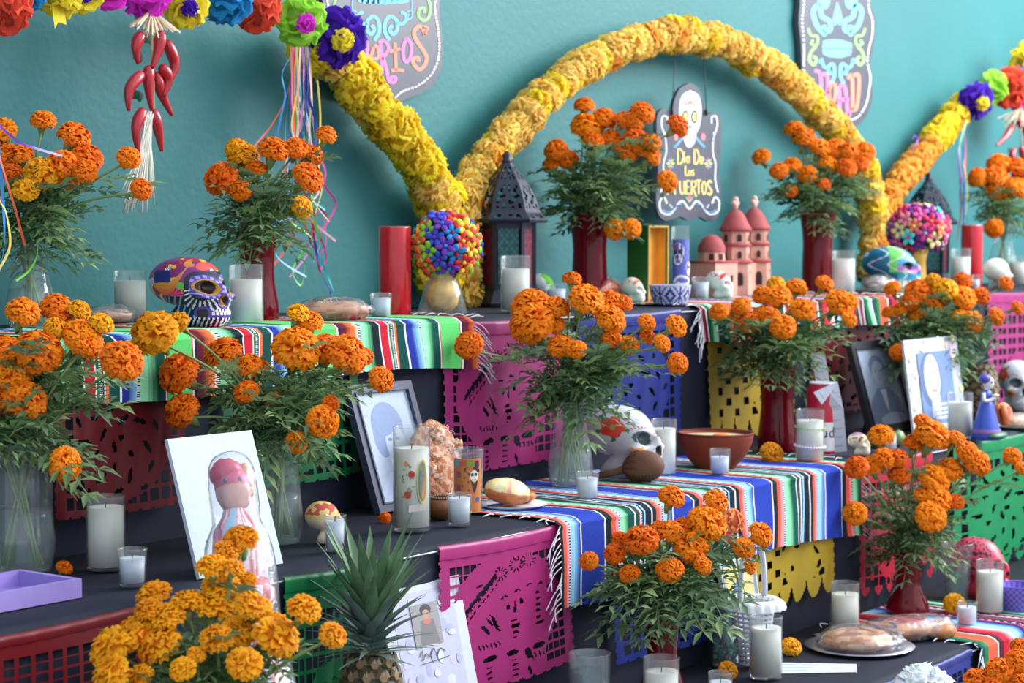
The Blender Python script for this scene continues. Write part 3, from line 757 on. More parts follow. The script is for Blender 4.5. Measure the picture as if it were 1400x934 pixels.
# ------------------------------------------------------------------ chili strings, ribbons
def chili_string(label, chilies, tuft, tassel, leaves_, off=.17, cr=8.6):
    o0 = W(tuft[0], tuft[1], off); m = mpp(o0); root = thing('chili_string', label, 'chili string', o0)
    for i, ch in enumerate(chilies):
        pts = spline([W(x, y, off + .012 * math.sin(i * 2.1)) - o0 for x, y in ch], 6); n = len(pts); r = cr * m
        rad = []
        for q in range(n):
            t = q / (n - 1); rad.append(r * (.62 + .5 * math.sin(min(1, t * 2.2) * PI / 2) - .0) * (1 - .75 * max(0, t - .25) / .75) * (1 if q else .5))
        mb = MB(); mb.tube(pts, rad, 10); c = mb.build('chili', MAT['chili'], root)
    mb = MB()
    for i in range(46):
        a = rnd(-1, 1); L = rnd(26, 38) * m
        tip = Vector((a * L * 1.25, rnd(-.5, .5) * L, -L * rnd(.5, 1.0) * (1 - .45 * abs(a))))
        mb.strip(spline([Vector((a * .005, 0, .01)), tip * .5 + Vector((0, 0, .006)), tip], 3), rnd(.003, .006), Vector((rnd(-.3, .3), -1, rnd(-.3, .3))))
    mb.build('raffia_tuft', MAT['raffia'], root, kind='stuff')
    if tassel:
        mb = MB()
        for i in range(60):
            x1 = rnd(tassel[2], tassel[3]); 
            a = W(tassel[0] + rnd(-6, 6), tassel[1] + rnd(0, 6), off + rnd(-.015, .0)) - o0; c = W(x1, tassel[4] + rnd(-28, 8), off + rnd(-.02, .01)) - o0
            b_ = W((tassel[0] * .6 + x1 * .4), (tassel[1] + tassel[4]) / 2 - 10, off - .01) - o0
            mb.tube(spline([a, b_, c], 4), .0016, 4)
        mb.build('raffia_tassel', MAT['tassel'], root, kind='stuff')
    for (x, y, s_) in leaves_:
        mb = MB(); p = W(x, y, off - .02) - o0; mb.col = lin((24, 84, 60)); u = Vector((.8, 0, .3)) * s_ * m; v = Vector((-.3, .1, .8)) * s_ * m
        mb.grid([[p - u, p - u * .6 + v * .6, p + v * .7], [p - u * .3 - v * .2, p + Vector((0, -.004, 0)), p + u * .5 + v * .5], [p - v * .7, p + u * .5 - v * .5, p + u]])
        mb.build('cloth_leaf', MAT['leaf'], root)
    mb = MB(); mb.tube([Vector((0, 0, .05)), Vector((0, 0, 0)), W(chilies[-1][0][0], chilies[-1][0][1], off) - o0], .004, 5); mb.build('cord', MAT['raffia'], root)
    return root
chili_string('string of glossy red chilies with raffia tassel at the upper left',
    [[(194, 44), (186, 64), (189, 88)], [(221, 42), (217, 67), (208, 93)], [(227, 55), (239, 88), (228, 119)], [(220, 89), (230, 108), (224, 132)], [(195, 99), (177, 122), (176, 152)], [(213, 98), (221, 128), (235, 158)],
     [(204, 89), (203, 116), (207, 150)], [(197, 148), (186, 175), (189, 209)], [(209, 149), (216, 177), (221, 207)]], (208, 22), (204, 152, 166, 212, 284), [(204, 56, 12), (190, 78, 14), (188, 132, 15), (203, 172, 10)])
chili_string('string of red chilies cut by the right edge', [[(1392, 165), (1400, 178), (1406, 194)], [(1385, 171), (1374, 188), (1362, 199)], [(1387, 203), (1383, 216), (1390, 228)], [(1396, 200), (1398, 215), (1402, 230)]], (1396, 152), None, [(1384, 168, 8), (1380, 206, 8)], cr=4.6)
RC = [lin(c) for c in ((126, 86, 206), (232, 96, 64), (60, 150, 224), (244, 216, 110), (214, 60, 160), (122, 210, 80), (80, 206, 214), (34, 60, 160), (240, 190, 200), (206, 40, 60), (222, 150, 220))]
def ribbons(label, paths, off=.15, wd=.0052):
    o0 = W(paths[0][0][0], paths[0][0][1], off); root = thing('ribbon_bunch', label, 'ribbons', o0)
    for i, p in enumerate(paths):
        mb = MB(); mb.col = RC[i % len(RC)]; ph = rnd(0, 6); oo = off + rnd(-.04, .04)
        pts = spline([W(x, y, oo) - o0 for x, y in p], 8)
        k = rnd(2, 7)
        mb.strip(pts, wd * rnd(.7, 1.2), lambda t, ph=ph, k=k: Vector((math.sin(ph + t * k) * .9, -1.0, .25 * math.cos(ph + t * k))))
        mb.build('ribbon', MAT['ribbon'], root)
R = random.Random(5); P = []
for i in range(34):
    x = 398 + R.uniform(0, 26); b = x + R.uniform(-22, 22); end = R.uniform(200, 398)
    p = [(x, 64), (x + R.uniform(-8, 6), 120), (x + R.uniform(-10, 10), 180)]
    if end > 240:
        y = 230
        while y < end: p.append((b + R.uniform(-24, 26) if y > 270 else b, y)); y += R.uniform(22, 40)
    P.append(p)
P += [[(405, 70), (392, 130), (372, 170), (352, 195), (330, 222)], [(402, 70), (386, 100), (390, 130), (384, 160), (378, 190)], [(434, 110), (438, 160), (436, 230), (440, 260), (430, 300), (438, 330), (428, 360)],
      [(425, 300), (440, 290), (446, 330), (438, 345), (424, 330), (430, 310), (446, 350), (436, 372)], [(418, 330), (410, 350), (400, 372), (412, 390), (418, 360)], [(432, 340), (446, 372), (456, 398)], [(430, 330), (438, 368), (452, 402)]]
ribbons('bunch of curling coloured ribbons hanging below the lime paper flower', P)
ribbons('curled ribbons hanging at the left edge', [[(-20, 60), (-12, 150), (20, 190), (50, 203), (85, 213)], [(-20, 60), (-8, 180), (10, 250), (22, 290), (34, 336)], [(-18, 60), (-2, 200), (4, 270), (6, 330), (0, 372)], [(-22, 60), (-5, 250), (8, 290), (14, 330), (8, 352), (-4, 372)], [(-4, 244), (-2, 262), (2, 280)], [(50, 328), (51, 348), (40, 370), (22, 384)]], off=.30)
ribbons('curling ribbons hanging under the right purple paper flower', [[(1312 + R.uniform(0, 12), 164), (1310 + R.uniform(0, 12), 210), (1310 + R.uniform(0, 14), 260), (1308 + R.uniform(0, 18), 330)] for i in range(9)] + [[(1326, 268), (1350, 285), (1368, 300)], [(1372, 310), (1366, 325), (1356, 334)], [(1245, 200), (1250, 186), (1255, 192), (1246, 206)]])

# ------------------------------------------------------------------ drawing strokes onto flat boards
def stroke2d(mb, pts, wd, fmap, n=6, taper=False):
    P = spline(pts, n) if len(pts) > 2 else [Vector((p[0], p[1], 0)) for p in pts]
    N = len(P); Lr = []; Rr = []
    for i, p in enumerate(P):
        d = P[min(i + 1, N - 1)] - P[max(i - 1, 0)]; d = d.normalized() if d.length > 1e-9 else Vector((1, 0, 0))
        a = Vector((-d.y, d.x, 0)); ww = wd * (1 - .7 * i / (N - 1)) if taper else wd
        Lr.append(fmap(*(p + a * ww / 2).xy)); Rr.append(fmap(*(p - a * ww / 2).xy))
    mb.grid([Lr, Rr])
def disc2d(mb, cx, cy, rx, ry, fmap, n=14, ang=0.0):
    mb.poly([fmap(cx + rx * math.cos(2 * PI * i / n) * math.cos(ang) - ry * math.sin(2 * PI * i / n) * math.sin(ang), cy + rx * math.cos(2 * PI * i / n) * math.sin(ang) + ry * math.sin(2 * PI * i / n) * math.cos(ang)) for i in range(n)])
def spiral(cx, cy, r, turns, a0=0, sgn=1, n=16):
    return [(cx + r * (1 - .85 * i / n) * math.cos(a0 + sgn * 2 * PI * turns * i / n), cy + r * (1 - .85 * i / n) * math.sin(a0 + sgn * 2 * PI * turns * i / n)) for i in range(n + 1)]
GLY = {'M': [[(0, 0), (.05, .9), (.2, 1)], [(.1, .95), (.5, .2), (.9, .95)], [(.9, .95), (1, 0)]], 'U': [[(0, 1), (.05, .3), (.4, 0), (.8, .25), (.85, 1)], [(.85, .3), (1, 0)]],
       'E': [[(.9, 1), (.1, 1)], [(.1, 1), (.1, 0)], [(.1, 0), (.95, 0)], [(.1, .52), (.7, .52)]], 'R': [[(.1, 0), (.1, 1)], [(.1, 1), (.8, .95), (.8, .6), (.1, .5)], [(.35, .5), (.95, -.15)]],
       'T': [[(0, .95), (.5, 1), (1, .95)], [(.5, 1), (.5, 0)]], 'O': [[(.5, 1), (.05, .7), (.05, .3), (.5, 0), (.95, .3), (.95, .7), (.5, 1)]], 'S': [[(.9, .85), (.5, 1), (.1, .78), (.5, .5), (.9, .25), (.5, 0), (.05, .15)]],
       'D': [[(.15, 0), (.15, 1)], [(0, 1), (.6, .98), (.95, .5), (.6, .02), (0, 0)]], 'A': [[(0, 0), (.5, 1)], [(.5, 1), (1, 0)], [(.2, .4), (.8, .4)]], 'i': [[(.5, .62), (.5, 0)], [(.4, .82), (.65, 1.0)]],
       'a': [[(.8, .55), (.3, .55), (.1, .25), (.4, 0), (.8, .2)], [(.8, .6), (.8, 0)]], 'e': [[(.1, .3), (.85, .33), (.7, .6), (.3, .6), (.1, .3), (.35, 0), (.85, .1)]], 'L': [[(.1, 1), (.1, 0)], [(.1, 0), (.9, 0)]],
       'o': [[(.5, .6), (.1, .4), (.1, .15), (.5, 0), (.9, .15), (.9, .4), (.5, .6)]], 's': [[(.8, .55), (.4, .6), (.2, .45), (.7, .25), (.6, .02), (.1, .05)]], 'u': [[(.1, .6), (.1, .15), (.45, 0), (.8, .2)], [(.8, .6), (.8, 0)]],
       'd': [[(.8, .5), (.4, .6), (.1, .3), (.4, 0), (.8, .12)], [(.8, 1), (.8, 0)]], 'B': [[(.1, 0), (.1, 1)], [(.1, 1), (.7, .95), (.7, .6), (.1, .53)], [(.1, .53), (.85, .45), (.8, .05), (.1, 0)]]}
def write(mb, txt, x, y, cw, h, wd, fmap, gap=.3, slant=0.0):       # y up is given by a negative h
    for ch in txt:
        if ch in GLY:
            for st in GLY[ch]: stroke2d(mb, [(x + (u + slant * v) * cw, y + v * h) for u, v in st], wd, fmap, 5)
        x += cw * (1 + gap)
def wall_board(name, label, outline, off, thick, mat):
    pts = [W(x, y, off) for x, y in outline]; o0 = sum(pts, Vector()) / len(pts); o0.y = YW - off
    root = thing(name, label, 'sign', o0)
    mb = MB(); f = [mb.add(p - o0) for p in pts]; b = [mb.add(p - o0 + Vector((0, thick, 0))) for p in pts]; n = len(pts)
    mb.face(f); mb.face(b[::-1])
    for i in range(n): mb.face((f[i], b[i], b[(i + 1) % n], f[(i + 1) % n]))
    bo = mb.build('board', mat, root, smooth=False)
    global BOARD; BOARD = bo
    return root, (lambda x, y, e=.0012: W(x, y, off + e) - o0)
def poly_px(pts, n=6, closed=True):
    q = pts + [pts[0]] if closed else pts
    return [(p.x, p.y) for p in spline(q, n)][:-1 if closed else None]
# left sign: ... MUERTOS
zl = lambda x, y: (430 + x / 6.23, y / 6.23)
half = [(1150, -900), (1190, -700), (1120, -520), (1175, -330), (1130, -160), (1078, -20), (1064, 90), (1084, 290), (1092, 430), (1076, 600), (1010, 715), (920, 785), (840, 822), (770, 850), (700, 895)]
cx = 575
outl = [(cx, -960)] + half + [(cx + 40, 930), (cx - 40, 930)] + [(2 * cx - x * 1.0 - 10, y) for x, y in half[::-1]]
root, fm = wall_board('painted_sign', 'dark painted skull sign reading MUERTOS beside the yellow garland', [zl(*p) for p in poly_px(outl, 4)], .025, .02, MAT['board'])
F = lambda x, y: fm(*zl(x, y))
mb = MB()
OC, PKc, BLc, LGc, WHc = lin((250, 140, 112)), lin((246, 120, 196)), lin((112, 200, 248)), lin((150, 220, 120)), lin((245, 246, 250))
mb.col = OC
for st in ([(285, 470), (330, 180)], [(330, 190), (372, 460)], [(190, 450), (230, 200), (285, 300)]): stroke2d(mb, st, 30, F)
for st in ([(505, 400), (480, 500), (505, 585), (545, 560)], [(490, 500), (545, 490), (535, 400), (505, 395)], [(640, 440), (690, 425), (735, 415)], [(685, 365), (695, 600)], [(655, 600), (700, 595), (762, 602)]): stroke2d(mb, st, 26, F)
stroke2d(mb, [(945, 300), (905, 225), (850, 260), (860, 330), (920, 420), (955, 490), (935, 560), (890, 590), (845, 545), (840, 505), (880, 490), (885, 525)], 32, F)
stroke2d(mb, [(945, 300), (935, 280), (968, 240), (930, 225), (925, 255)], 14, F)
mb.col = PKc
for st in ([(395, 325), (400, 440), (425, 500), (450, 480), (440, 330)], [(560, 370), (575, 500), (570, 630)], [(545, 365), (600, 350), (630, 420), (580, 490)], [(585, 490), (615, 600), (635, 690), (680, 700), (690, 660), (655, 655), (662, 680)], [(785, 320), (755, 400), (760, 500), (790, 525), (820, 470), (822, 380), (785, 320)]): stroke2d(mb, st, 27, F)
mb.build('lettering', MAT['print'], BOARD, smooth=False)
mb = MB(); mb.col = BLc
for sg in (1, -1):
    X = lambda x: 575 + sg * (x - 575)
    stroke2d(mb, [(X(640), 345), (X(600), 270), (X(605), 180), (X(650), 140), (X(700), 180), (X(700), 260), (X(665), 290), (X(640), 250), (X(665), 215)], 30, F)
    stroke2d(mb, [(X(700), 200), (X(755), 200), (X(785), 150), (X(760), 110), (X(735), 112)], 26, F)
    stroke2d(mb, [(X(790), 100), (X(830), 90), (X(825), 150), (X(790), 165), (X(790), 130), (X(812), 125)], 10, F)
    stroke2d(mb, [(X(825), 90), (X(830), 20), (X(810), -60)], 8, F)
    disc2d(mb, X(690), -360, 95, 100, F, 20)
for i in range(8):
    x = 400 + i * 50; mb.poly([F(x - 18, -40), F(x + 18, -40), F(x + 14, 42 - abs(i - 3.5) * 5), F(x - 14, 42 - abs(i - 3.5) * 5)])
mb.poly([F(355, -60), F(815, -60), F(800, 18), F(740, 30), F(575, 34), F(410, 30), F(372, 18)])
mb.poly([F(545, -160), F(605, -160), F(575, -260)])
mb.col = LGc
for sg in (1, -1):
    X = lambda x: 575 + sg * (x - 575)
    stroke2d(mb, [(X(900), -60), (X(960), -20), (X(985), 60), (X(970), 150), (X(925), 175), (X(885), 130), (X(895), 75), (X(935), 70), (X(938), 110)], 22, F)
mb.build('skull_drawing', MAT['print'], BOARD, smooth=False)
mb = MB(); mb.col = WHc
inner = poly_px([(1100, -860), (1130, -680), (1066, -500), (1120, -320), (1080, -150), (1032, 0), (1026, 80), (1050, 230), (1064, 380), (1050, 520), (1010, 610), (940, 690), (870, 735), (800, 760), (740, 785), (690, 830), (630, 865), (575, 875)], 10, False)
acc = 0
for sg in (1, -1):
    for (x0, y0), (x1, y1) in zip(inner[:-1], inner[1:]):
        acc += math.hypot(x1 - x0, y1 - y0)
        if acc > 25:
            acc = 0; disc2d(mb, x0 if sg > 0 else 1140 - x0, y0, 8.5, 12, F, 8, math.atan2(y1 - y0, x1 - x0) + PI / 2)
mb.build('dotted_border', MAT['print'], BOARD, smooth=False)
# right sign: ... DEAD
zr = lambda x, y: (1080 + x / 5.19, y / 5.19)
outr = [(70, -600), (100, -300), (60, -120), (72, 20), (62, 150), (78, 300), (84, 480), (90, 660), (150, 800), (260, 880), (340, 915), (430, 905), (490, 885), (550, 810), (585, 690), (575, 560), (566, 470), (590, 340), (606, 200), (600, 110), (572, 20), (600, -120), (560, -300), (590, -600), (330, -720)]
root, fm2 = wall_board('painted_sign', 'dark painted skull sign reading DEAD behind the right end of the arch', [zr(*p) for p in poly_px(outr, 4)], .025, .02, MAT['board'])
F2 = lambda x, y: fm2(*zr(x, y))
mb = MB()
for col, sts in ((PKc, [[(175, 500), (215, 530), (225, 690)], [(215, 530), (265, 540), (262, 700), (225, 690)], [(350, 610), (352, 815)], [(350, 610), (390, 620), (412, 820), (425, 790)], [(350, 710), (420, 705)]]),
                 (OC, [[(300, 590), (275, 640), (285, 720), (320, 700), (322, 610), (298, 590)], [(410, 560), (440, 545), (445, 780)], [(440, 545), (485, 530), (488, 640), (470, 770), (430, 775)]])):
    mb.col = col
    for st in sts: stroke2d(mb, st, 24, F2)
mb.build('lettering', MAT['print'], BOARD, smooth=False)
mb = MB(); mb.col = BLc
mb.poly([F2(*p) for p in poly_px([(335, 10), (360, 80), (372, 150), (352, 180), (337, 160), (320, 180), (302, 150), (315, 80)], 3)])
mb.poly([F2(235, 290), F2(300, 280), F2(370, 285), F2(438, 308), F2(440, 345), F2(340, 338), F2(230, 342)])
mb.poly([F2(230, 350), F2(340, 348), F2(440, 355), F2(430, 390), F2(360, 410), F2(280, 404), F2(235, 385)])
for sg in (1, -1):
    X = lambda x: 337 + sg * (x - 337)
    disc2d(mb, X(240), 10, 45, 55, F2)
    stroke2d(mb, [(X(255), 250), (X(190), 180), (X(165), 80), (X(205), 40), (X(230), 120), (X(280), 150), (X(285), 210), (X(250), 220), (X(240), 180)], 34, F2)
    stroke2d(mb, [(X(290), 590), (X(315), 540), (X(310), 460), (X(275), 470), (X(275), 520), (X(297), 515)], 22, F2)
    stroke2d(mb, [(X(275), 490), (X(240), 470), (X(225), 420), (X(215), 450)], 20, F2)
mb.col = LGc
for sg in (1, -1):
    X = lambda x: 332 + sg * (x - 332)
    stroke2d(mb, [(X(130), 200), (X(150), 250), (X(195), 260), (X(190), 320), (X(150), 310), (X(165), 285)], 16, F2)
    stroke2d(mb, [(X(185), 330), (X(150), 370), (X(140), 430), (X(170), 460), (X(188), 420), (X(165), 400)], 20, F2)
mb.build('skull_drawing', MAT['print'], BOARD, smooth=False)
mb = MB(); mb.col = WHc
for path in ([(100, -560), (130, -300), (92, -120), (100, 20), (88, 150), (100, 300), (100, 500), (110, 650), (170, 780), (260, 850), (340, 868), (430, 852), (490, 822), (540, 740), (562, 640), (570, 540), (550, 440), (560, 350), (585, 240), (585, 140), (560, 50), (570, -120), (535, -300), (560, -560)],):
    acc = 0; q = poly_px(path, 10, False)
    for (x0, y0), (x1, y1) in zip(q[:-1], q[1:]):
        acc += math.hypot(x1 - x0, y1 - y0)
        if acc > 19: acc = 0; disc2d(mb, x0, y0, 6.5, 8, F2, 7, math.atan2(y1 - y0, x1 - x0) + PI / 2)
mb.build('dotted_border', MAT['print'], BOARD, smooth=False)
# hanging sign: Dia De Los Muertos
zh = lambda x, y: (890 + x / 4.555, 105 + y / 4.555)
outh = [(240, 38), (180, 75), (145, 150), (130, 205), (75, 198), (40, 240), (35, 330), (45, 480), (42, 640), (32, 760), (45, 850), (85, 895), (140, 885), (185, 872), (235, 895), (300, 875), (350, 900), (395, 895), (425, 850), (438, 740), (425, 600), (435, 430), (440, 300), (425, 240), (385, 222), (345, 235), (335, 180), (310, 100), (280, 55)]
root, fm3 = wall_board('hanging_plaque', 'slate grey hanging plaque reading Dia De Los Muertos under the arch', [zh(*p) for p in poly_px(outh, 4)], .12, .012, MAT['board'])
F3 = lambda x, y: fm3(*zh(x, y)); F3b = lambda x, y: fm3(*zh(x, y), .002); F3c = lambda x, y: fm3(*zh(x, y), .0028)
mb = MB(); mb.col = lin((238, 240, 248))
mb.poly([F3(*p) for p in poly_px([(245, 85), (195, 115), (175, 200), (185, 300), (200, 350), (212, 415), (235, 442), (262, 425), (278, 390), (285, 345), (305, 300), (315, 200), (295, 115)], 4)])
for x, c in ((215, 0), (270, 0)):
    mb.col = lin((50, 60, 70)); disc2d(mb, x, 250, 21, 43, F3b); mb.col = lin((236, 214, 110)); disc2d(mb, x, 250, 12, 28, F3c)
mb.col = lin((40, 60, 90)); mb.poly([F3b(236, 320), F3b(244, 275), F3b(254, 320)]); mb.col = lin((206, 90, 110)); stroke2d(mb, [(205, 350), (245, 372), (285, 350)], 6, F3b)
for st, c in (([(205, 150), (225, 175), (245, 150), (265, 175), (290, 155)], (220, 80, 90)), ([(245, 110), (245, 200)], (90, 160, 110)), ([(222, 120), (232, 140)], (90, 170, 220)), ([(275, 120), (266, 140)], (90, 170, 220))): mb.col = lin(c); stroke2d(mb, st, 9, F3b)
mb.build('skull_drawing', MAT['print'], BOARD, smooth=False)
mb = MB(); mb.col = lin((232, 208, 120))
write(mb, 'D', 162, 540, 42, -88, 9, F3); write(mb, 'i', 198, 538, 18, -70, 8, F3); write(mb, 'a', 218, 536, 26, -66, 8, F3); write(mb, 'D', 265, 540, 36, -84, 9, F3); write(mb, 'e', 302, 540, 28, -62, 8, F3)
write(mb, 'L', 212, 614, 22, -62, 8, F3); write(mb, 'o', 232, 614, 18, -52, 7, F3); write(mb, 's', 252, 614, 20, -52, 7, F3)
write(mb, 'M', 105, 735, 44, -92, 9, F3); write(mb, 'U', 180, 730, 32, -82, 9, F3); write(mb, 'E', 216, 728, 30, -80, 9, F3); write(mb, 'R', 250, 735, 34, -85, 9, F3); write(mb, 'T', 280, 730, 34, -86, 9, F3); write(mb, 'O', 318, 732, 26, -82, 9, F3); write(mb, 'S', 350, 735, 32, -88, 10, F3)
mb.build('lettering', MAT['print'], BOARD, smooth=False)
mb = MB()
for sg in (1, -1):
    X = lambda x: 240 + sg * (x - 240)
    mb.col = lin((214, 224, 240)); stroke2d(mb, [(X(102), 290), (X(100), 250), (X(72), 250), (X(68), 310), (X(90), 380), (X(95), 470), (X(78), 540), (X(80), 640), (X(62), 720)], 8, F3)
    stroke2d(mb, [(X(100), 790), (X(80), 750), (X(55), 780), (X(65), 840), (X(120), 855), (X(170), 790), (X(200), 775), (X(225), 810), (X(240), 825)], 10, F3)
    mb.col = lin((90, 150, 214)); stroke2d(mb, [(X(72), 830), (X(120), 842), (X(165), 800), (X(195), 790)], 7, F3); stroke2d(mb, [(X(200), 380), (X(165), 420), (X(145), 440)], 16, F3)
    mb.col = lin((226, 120, 120)); disc2d(mb, X(155), 375, 14, 24, F3)
    for q, c in enumerate(((240, 210, 90), (90, 170, 230), (230, 90, 110), (120, 200, 120)) * 2):
        mb.col = lin(c); a = PI / 4 * q; disc2d(mb, X(122) + 14 * math.cos(a), 540 + 24 * math.sin(a), 13, 6, F3, 6, a)
    mb.col = lin((245, 245, 250))
    for (dx, dy) in ((88, 350), (88, 375), (92, 400), (120, 800), (130, 812)): disc2d(mb, X(dx), dy, 4, 6, F3, 8)
mb.col = lin((230, 90, 130)); disc2d(mb, 240, 758, 13, 18, F3); mb.col = lin((100, 180, 120)); stroke2d(mb, [(215, 745), (240, 780), (265, 745)], 7, F3b)
mb.build('scroll_border', MAT['print'], BOARD, smooth=False)
mb = MB(); o0 = root.location
for x in (133, 345):
    mb.tube([W(*zh(x, 225), .13) - o0, W(*zh(x * .85 + 36, -130), .11) - o0], .0016, 5)
    mb.tube([W(*zh(x, 240), .125) - o0, W(*zh(x, 205), .125) - o0], .004, 6)
mb.build('hanging_wire', MAT['darkmetal'], root)
# ------------------------------------------------------------------ candles and glasses
def glass(px, base, top, w_, k, label, fill=.8, name='glass_candle', cat='candle', wax='wax', taper=1.0, liquid=False, foot=.04, deco=None, glassmat='candleglass'):
    b = onT(px, base, k, .004); m = mpp(b); H = (base - top) * m; r = w_ * m / 2; rb = r * taper
    t = thing(name, label, cat, b)
    R_at = lambda z: rb + (r - rb) * z / H
    mb = MB()
    mb.lathe([(.0008, 0), (rb * .97, 0), (rb, .003), (r, H - .002), (r + .0012, H), (r - .0012, H + .0012), (r - .0022, H - .002), (R_at(H * foot * 2) - .0024, H * foot * 2)], 28)
    mb.build('glass', MAT[glassmat], t)
    z0 = H * foot + .001; z1 = H * fill
    mb = MB(); mb.lathe([(.0005, z0), (R_at(z0) - .003, z0), (R_at(z1) - .003, z1), (R_at(z1) * .6, z1 - .002), (.0005, z1 - .003)], 24)
    wx = mb.build('water' if liquid else 'wax', MAT['water'] if liquid else MAT[wax], t)
    if not liquid:
        mb = MB(); mb.tube([(0, 0, z1 - .004), (.001, 0, z1 + .008)], .0011, 5); mb.build('wick', MAT['wick'], wx)
    if deco: deco(t, R_at, H)
    return t
def cyl_map(R_at, off=.0006, scale=1.0):           # (angle offset from the camera side in metres along the surface, height)
    a0 = math.atan2(-FH.y, -FH.x)
    def f(s, z):
        r = R_at(z) + off; a = a0 + s / r
        return Vector((r * math.cos(a), r * math.sin(a), z))
    return f
def virgin(t, R_at, H):
    m = H / 142.0
    F = lambda x, y: cyl_map(R_at, .0010)((x - 825) / 3.89 * m, (1025 - y) / 3.89 * m); F2_ = lambda x, y: cyl_map(R_at, .0016)((x - 825) / 3.89 * m, (1025 - y) / 3.89 * m)
    mb = MB(); mb.col = lin((214, 190, 110)); disc2d(mb, 892, 755, 34, 118, F, 18); mb.col = lin((120, 140, 110)); disc2d(mb, 892, 755, 27, 106, F2_, 18)
    mb2 = MB(); mb2.col = lin((196, 130, 90)); F3_ = lambda x, y: cyl_map(R_at, .0021)((x - 825) / 3.89 * m, (1025 - y) / 3.89 * m)
    disc2d(mb2, 893, 790, 15, 62, F3_, 12); mb2.col = lin((94, 138, 140)); disc2d(mb2, 882, 760, 10, 70, F3_, 10); mb2.col = lin((170, 120, 90)); disc2d(mb2, 895, 708, 9, 12, F3_, 10)
    for (x, y, r) in ((830, 715, 18), (808, 825, 19), (800, 660, 13)):
        mb.col = lin((196, 44, 52)) if y != 660 else lin((226, 150, 96)); disc2d(mb, x, y, r, r * 1.05, F, 10)
    mb.col = lin((120, 150, 84))
    for i in range(22): disc2d(mb, 790 + rnd(-14, 60) * .9, 730 + i * 8 - 60 + rnd(-8, 8), 7, 4, F, 6, rnd(0, 3))
    mb.col = lin((226, 214, 206)); mb.poly([F(815, 880), F(910, 870), F(910, 910), F(815, 918)])
    mb.build('printed_picture', MAT['print'], t, smooth=False); mb2.build('printed_picture', MAT['print'], t, smooth=False)
def catrin(t, R_at, H):
    m = H / 87.0
    mk = lambda e: (lambda x, y: cyl_map(R_at, e)((x - 1128) / 3.89 * m, (925 - y) / 3.89 * m))
    F, Fb, Fc = mk(.0006), mk(.0012), mk(.0018)
    mb = MB(); mb.col = lin((206, 128, 64))
    mb.grid([[F(x, y) for x in range(1040, 1216, 8)] for y in (632, 920)])
    for i in range(4):
        mb.col = lin(((120, 160, 190), (206, 92, 80), (120, 160, 60), (200, 70, 110))[i]); x = 1052 + i * 38; mb.poly([Fb(x, 640), Fb(x + 30, 640), Fb(x + 30, 672), Fb(x, 672)])
    for i in range(2): mb.col = lin((176, 80, 110)); y = 700 + i * 70; mb.poly([Fb(1064, y), Fb(1088, y), Fb(1088, y + 34), Fb(1064, y + 34)])
    mb.col = lin((60, 42, 40)); disc2d(mb, 1152, 694, 46, 18, Fb, 14, .1); disc2d(mb, 1180, 668, 14, 26, Fb, 10)
    mb.poly([Fb(1145, 750), Fb(1185, 750), Fb(1176, 790), Fb(1164, 820), Fb(1155, 790)])
    mb.col = lin((240, 238, 230)); disc2d(mb, 1163, 724, 23, 32, Fc, 14)
    mb.col = lin((40, 80, 80)); mk3 = mk(.0024)
    disc2d(mb, 1153, 716, 8, 9, mk3, 8); disc2d(mb, 1173, 716, 8, 9, mk3, 8); mb.col = lin((60, 40, 40)); stroke2d(mb, [(1152, 742), (1163, 746), (1174, 741)], 4, mk3)
    mb.col = lin((60, 90, 170)); disc2d(mb, 1185, 850, 14, 14, Fb, 6); mb.col = lin((80, 60, 150))
    for i in range(9): disc2d(mb, 1095 + rnd(0, 40), 690 + i * 22, 5, 5, Fb, 6)
    mb.build('printed_picture', MAT['print'], t, smooth=False)
def calavera(t, R_at, H):
    m = H / 88.0
    mk = lambda e: (lambda x, y: cyl_map(R_at, e)((x - 440) / 5.495 * m, (800 - y) / 5.495 * m))
    F, Fb, Fc = mk(.0008), mk(.0013), mk(.0018); mb = MB(); mb.col = lin((88, 102, 190))
    mb.grid([[F(x, y) for x in range(370, 514, 9)] for y in (400, 790)])
    mb.col = lin((150, 166, 226))
    for i in range(30): disc2d(mb, rnd(455, 505), rnd(405, 600), 3, 3, Fb, 6)
    for (cx, cy, r) in ((418, 490, 44), (412, 735, 40), (500, 590, 26)):
        mb.col = lin((232, 236, 240)); disc2d(mb, cx, cy - 12, r, r * 1.3, Fb, 14); disc2d(mb, cx, cy + r * .9, r * .7, r * .85, Fb, 12)
        mb.col = lin((60, 62, 70)); disc2d(mb, cx - r * .4, cy - 6, r * .26, r * .36, Fc, 8); disc2d(mb, cx + r * .38, cy - 10, r * .28, r * .38, Fc, 8); disc2d(mb, cx, cy + r * .5, r * .12, r * .2, Fc, 6)
        mb.col = lin((206, 60, 90)); disc2d(mb, cx - r * .5, cy - r * .9, r * .3, r * .32, Fc, 8)
    mb.col = lin((226, 230, 240)); stroke2d(mb, [(385, 680), (430, 640), (500, 660), (480, 690), (400, 690)], 16, Fc)
    mb.build('printed_picture', MAT['print'], t, smooth=False)
def beads(t, R_at, H):
    for f, c, r in ((.66, (150, 200, 110), .0022), (.30, (226, 222, 240), .0034)):
        mb = MB(); mb.col = lin(c); n = 34
        for i in range(n):
            a = 2 * PI * i / n; z = H * f + .003 * math.sin(a); mb.ell(((R_at(z) + .002) * math.cos(a), (R_at(z) + .002) * math.sin(a), z), (r,) * 3, 7, 5)
        mb.build('bead_strand', MAT['paint'], t)
glass(178, 438, 370, 47, 0, 'white glass candle left of the painted skull on the top step', .8)
glass(337, 443, 362, 47, 0, 'white glass candle right of the painted skull on the top step', .76)
glass(521, 434, 401, 31, 0, 'small white votive in front of the tall red candle', .82, 'votive_candle', wax='bluewax', taper=.88)
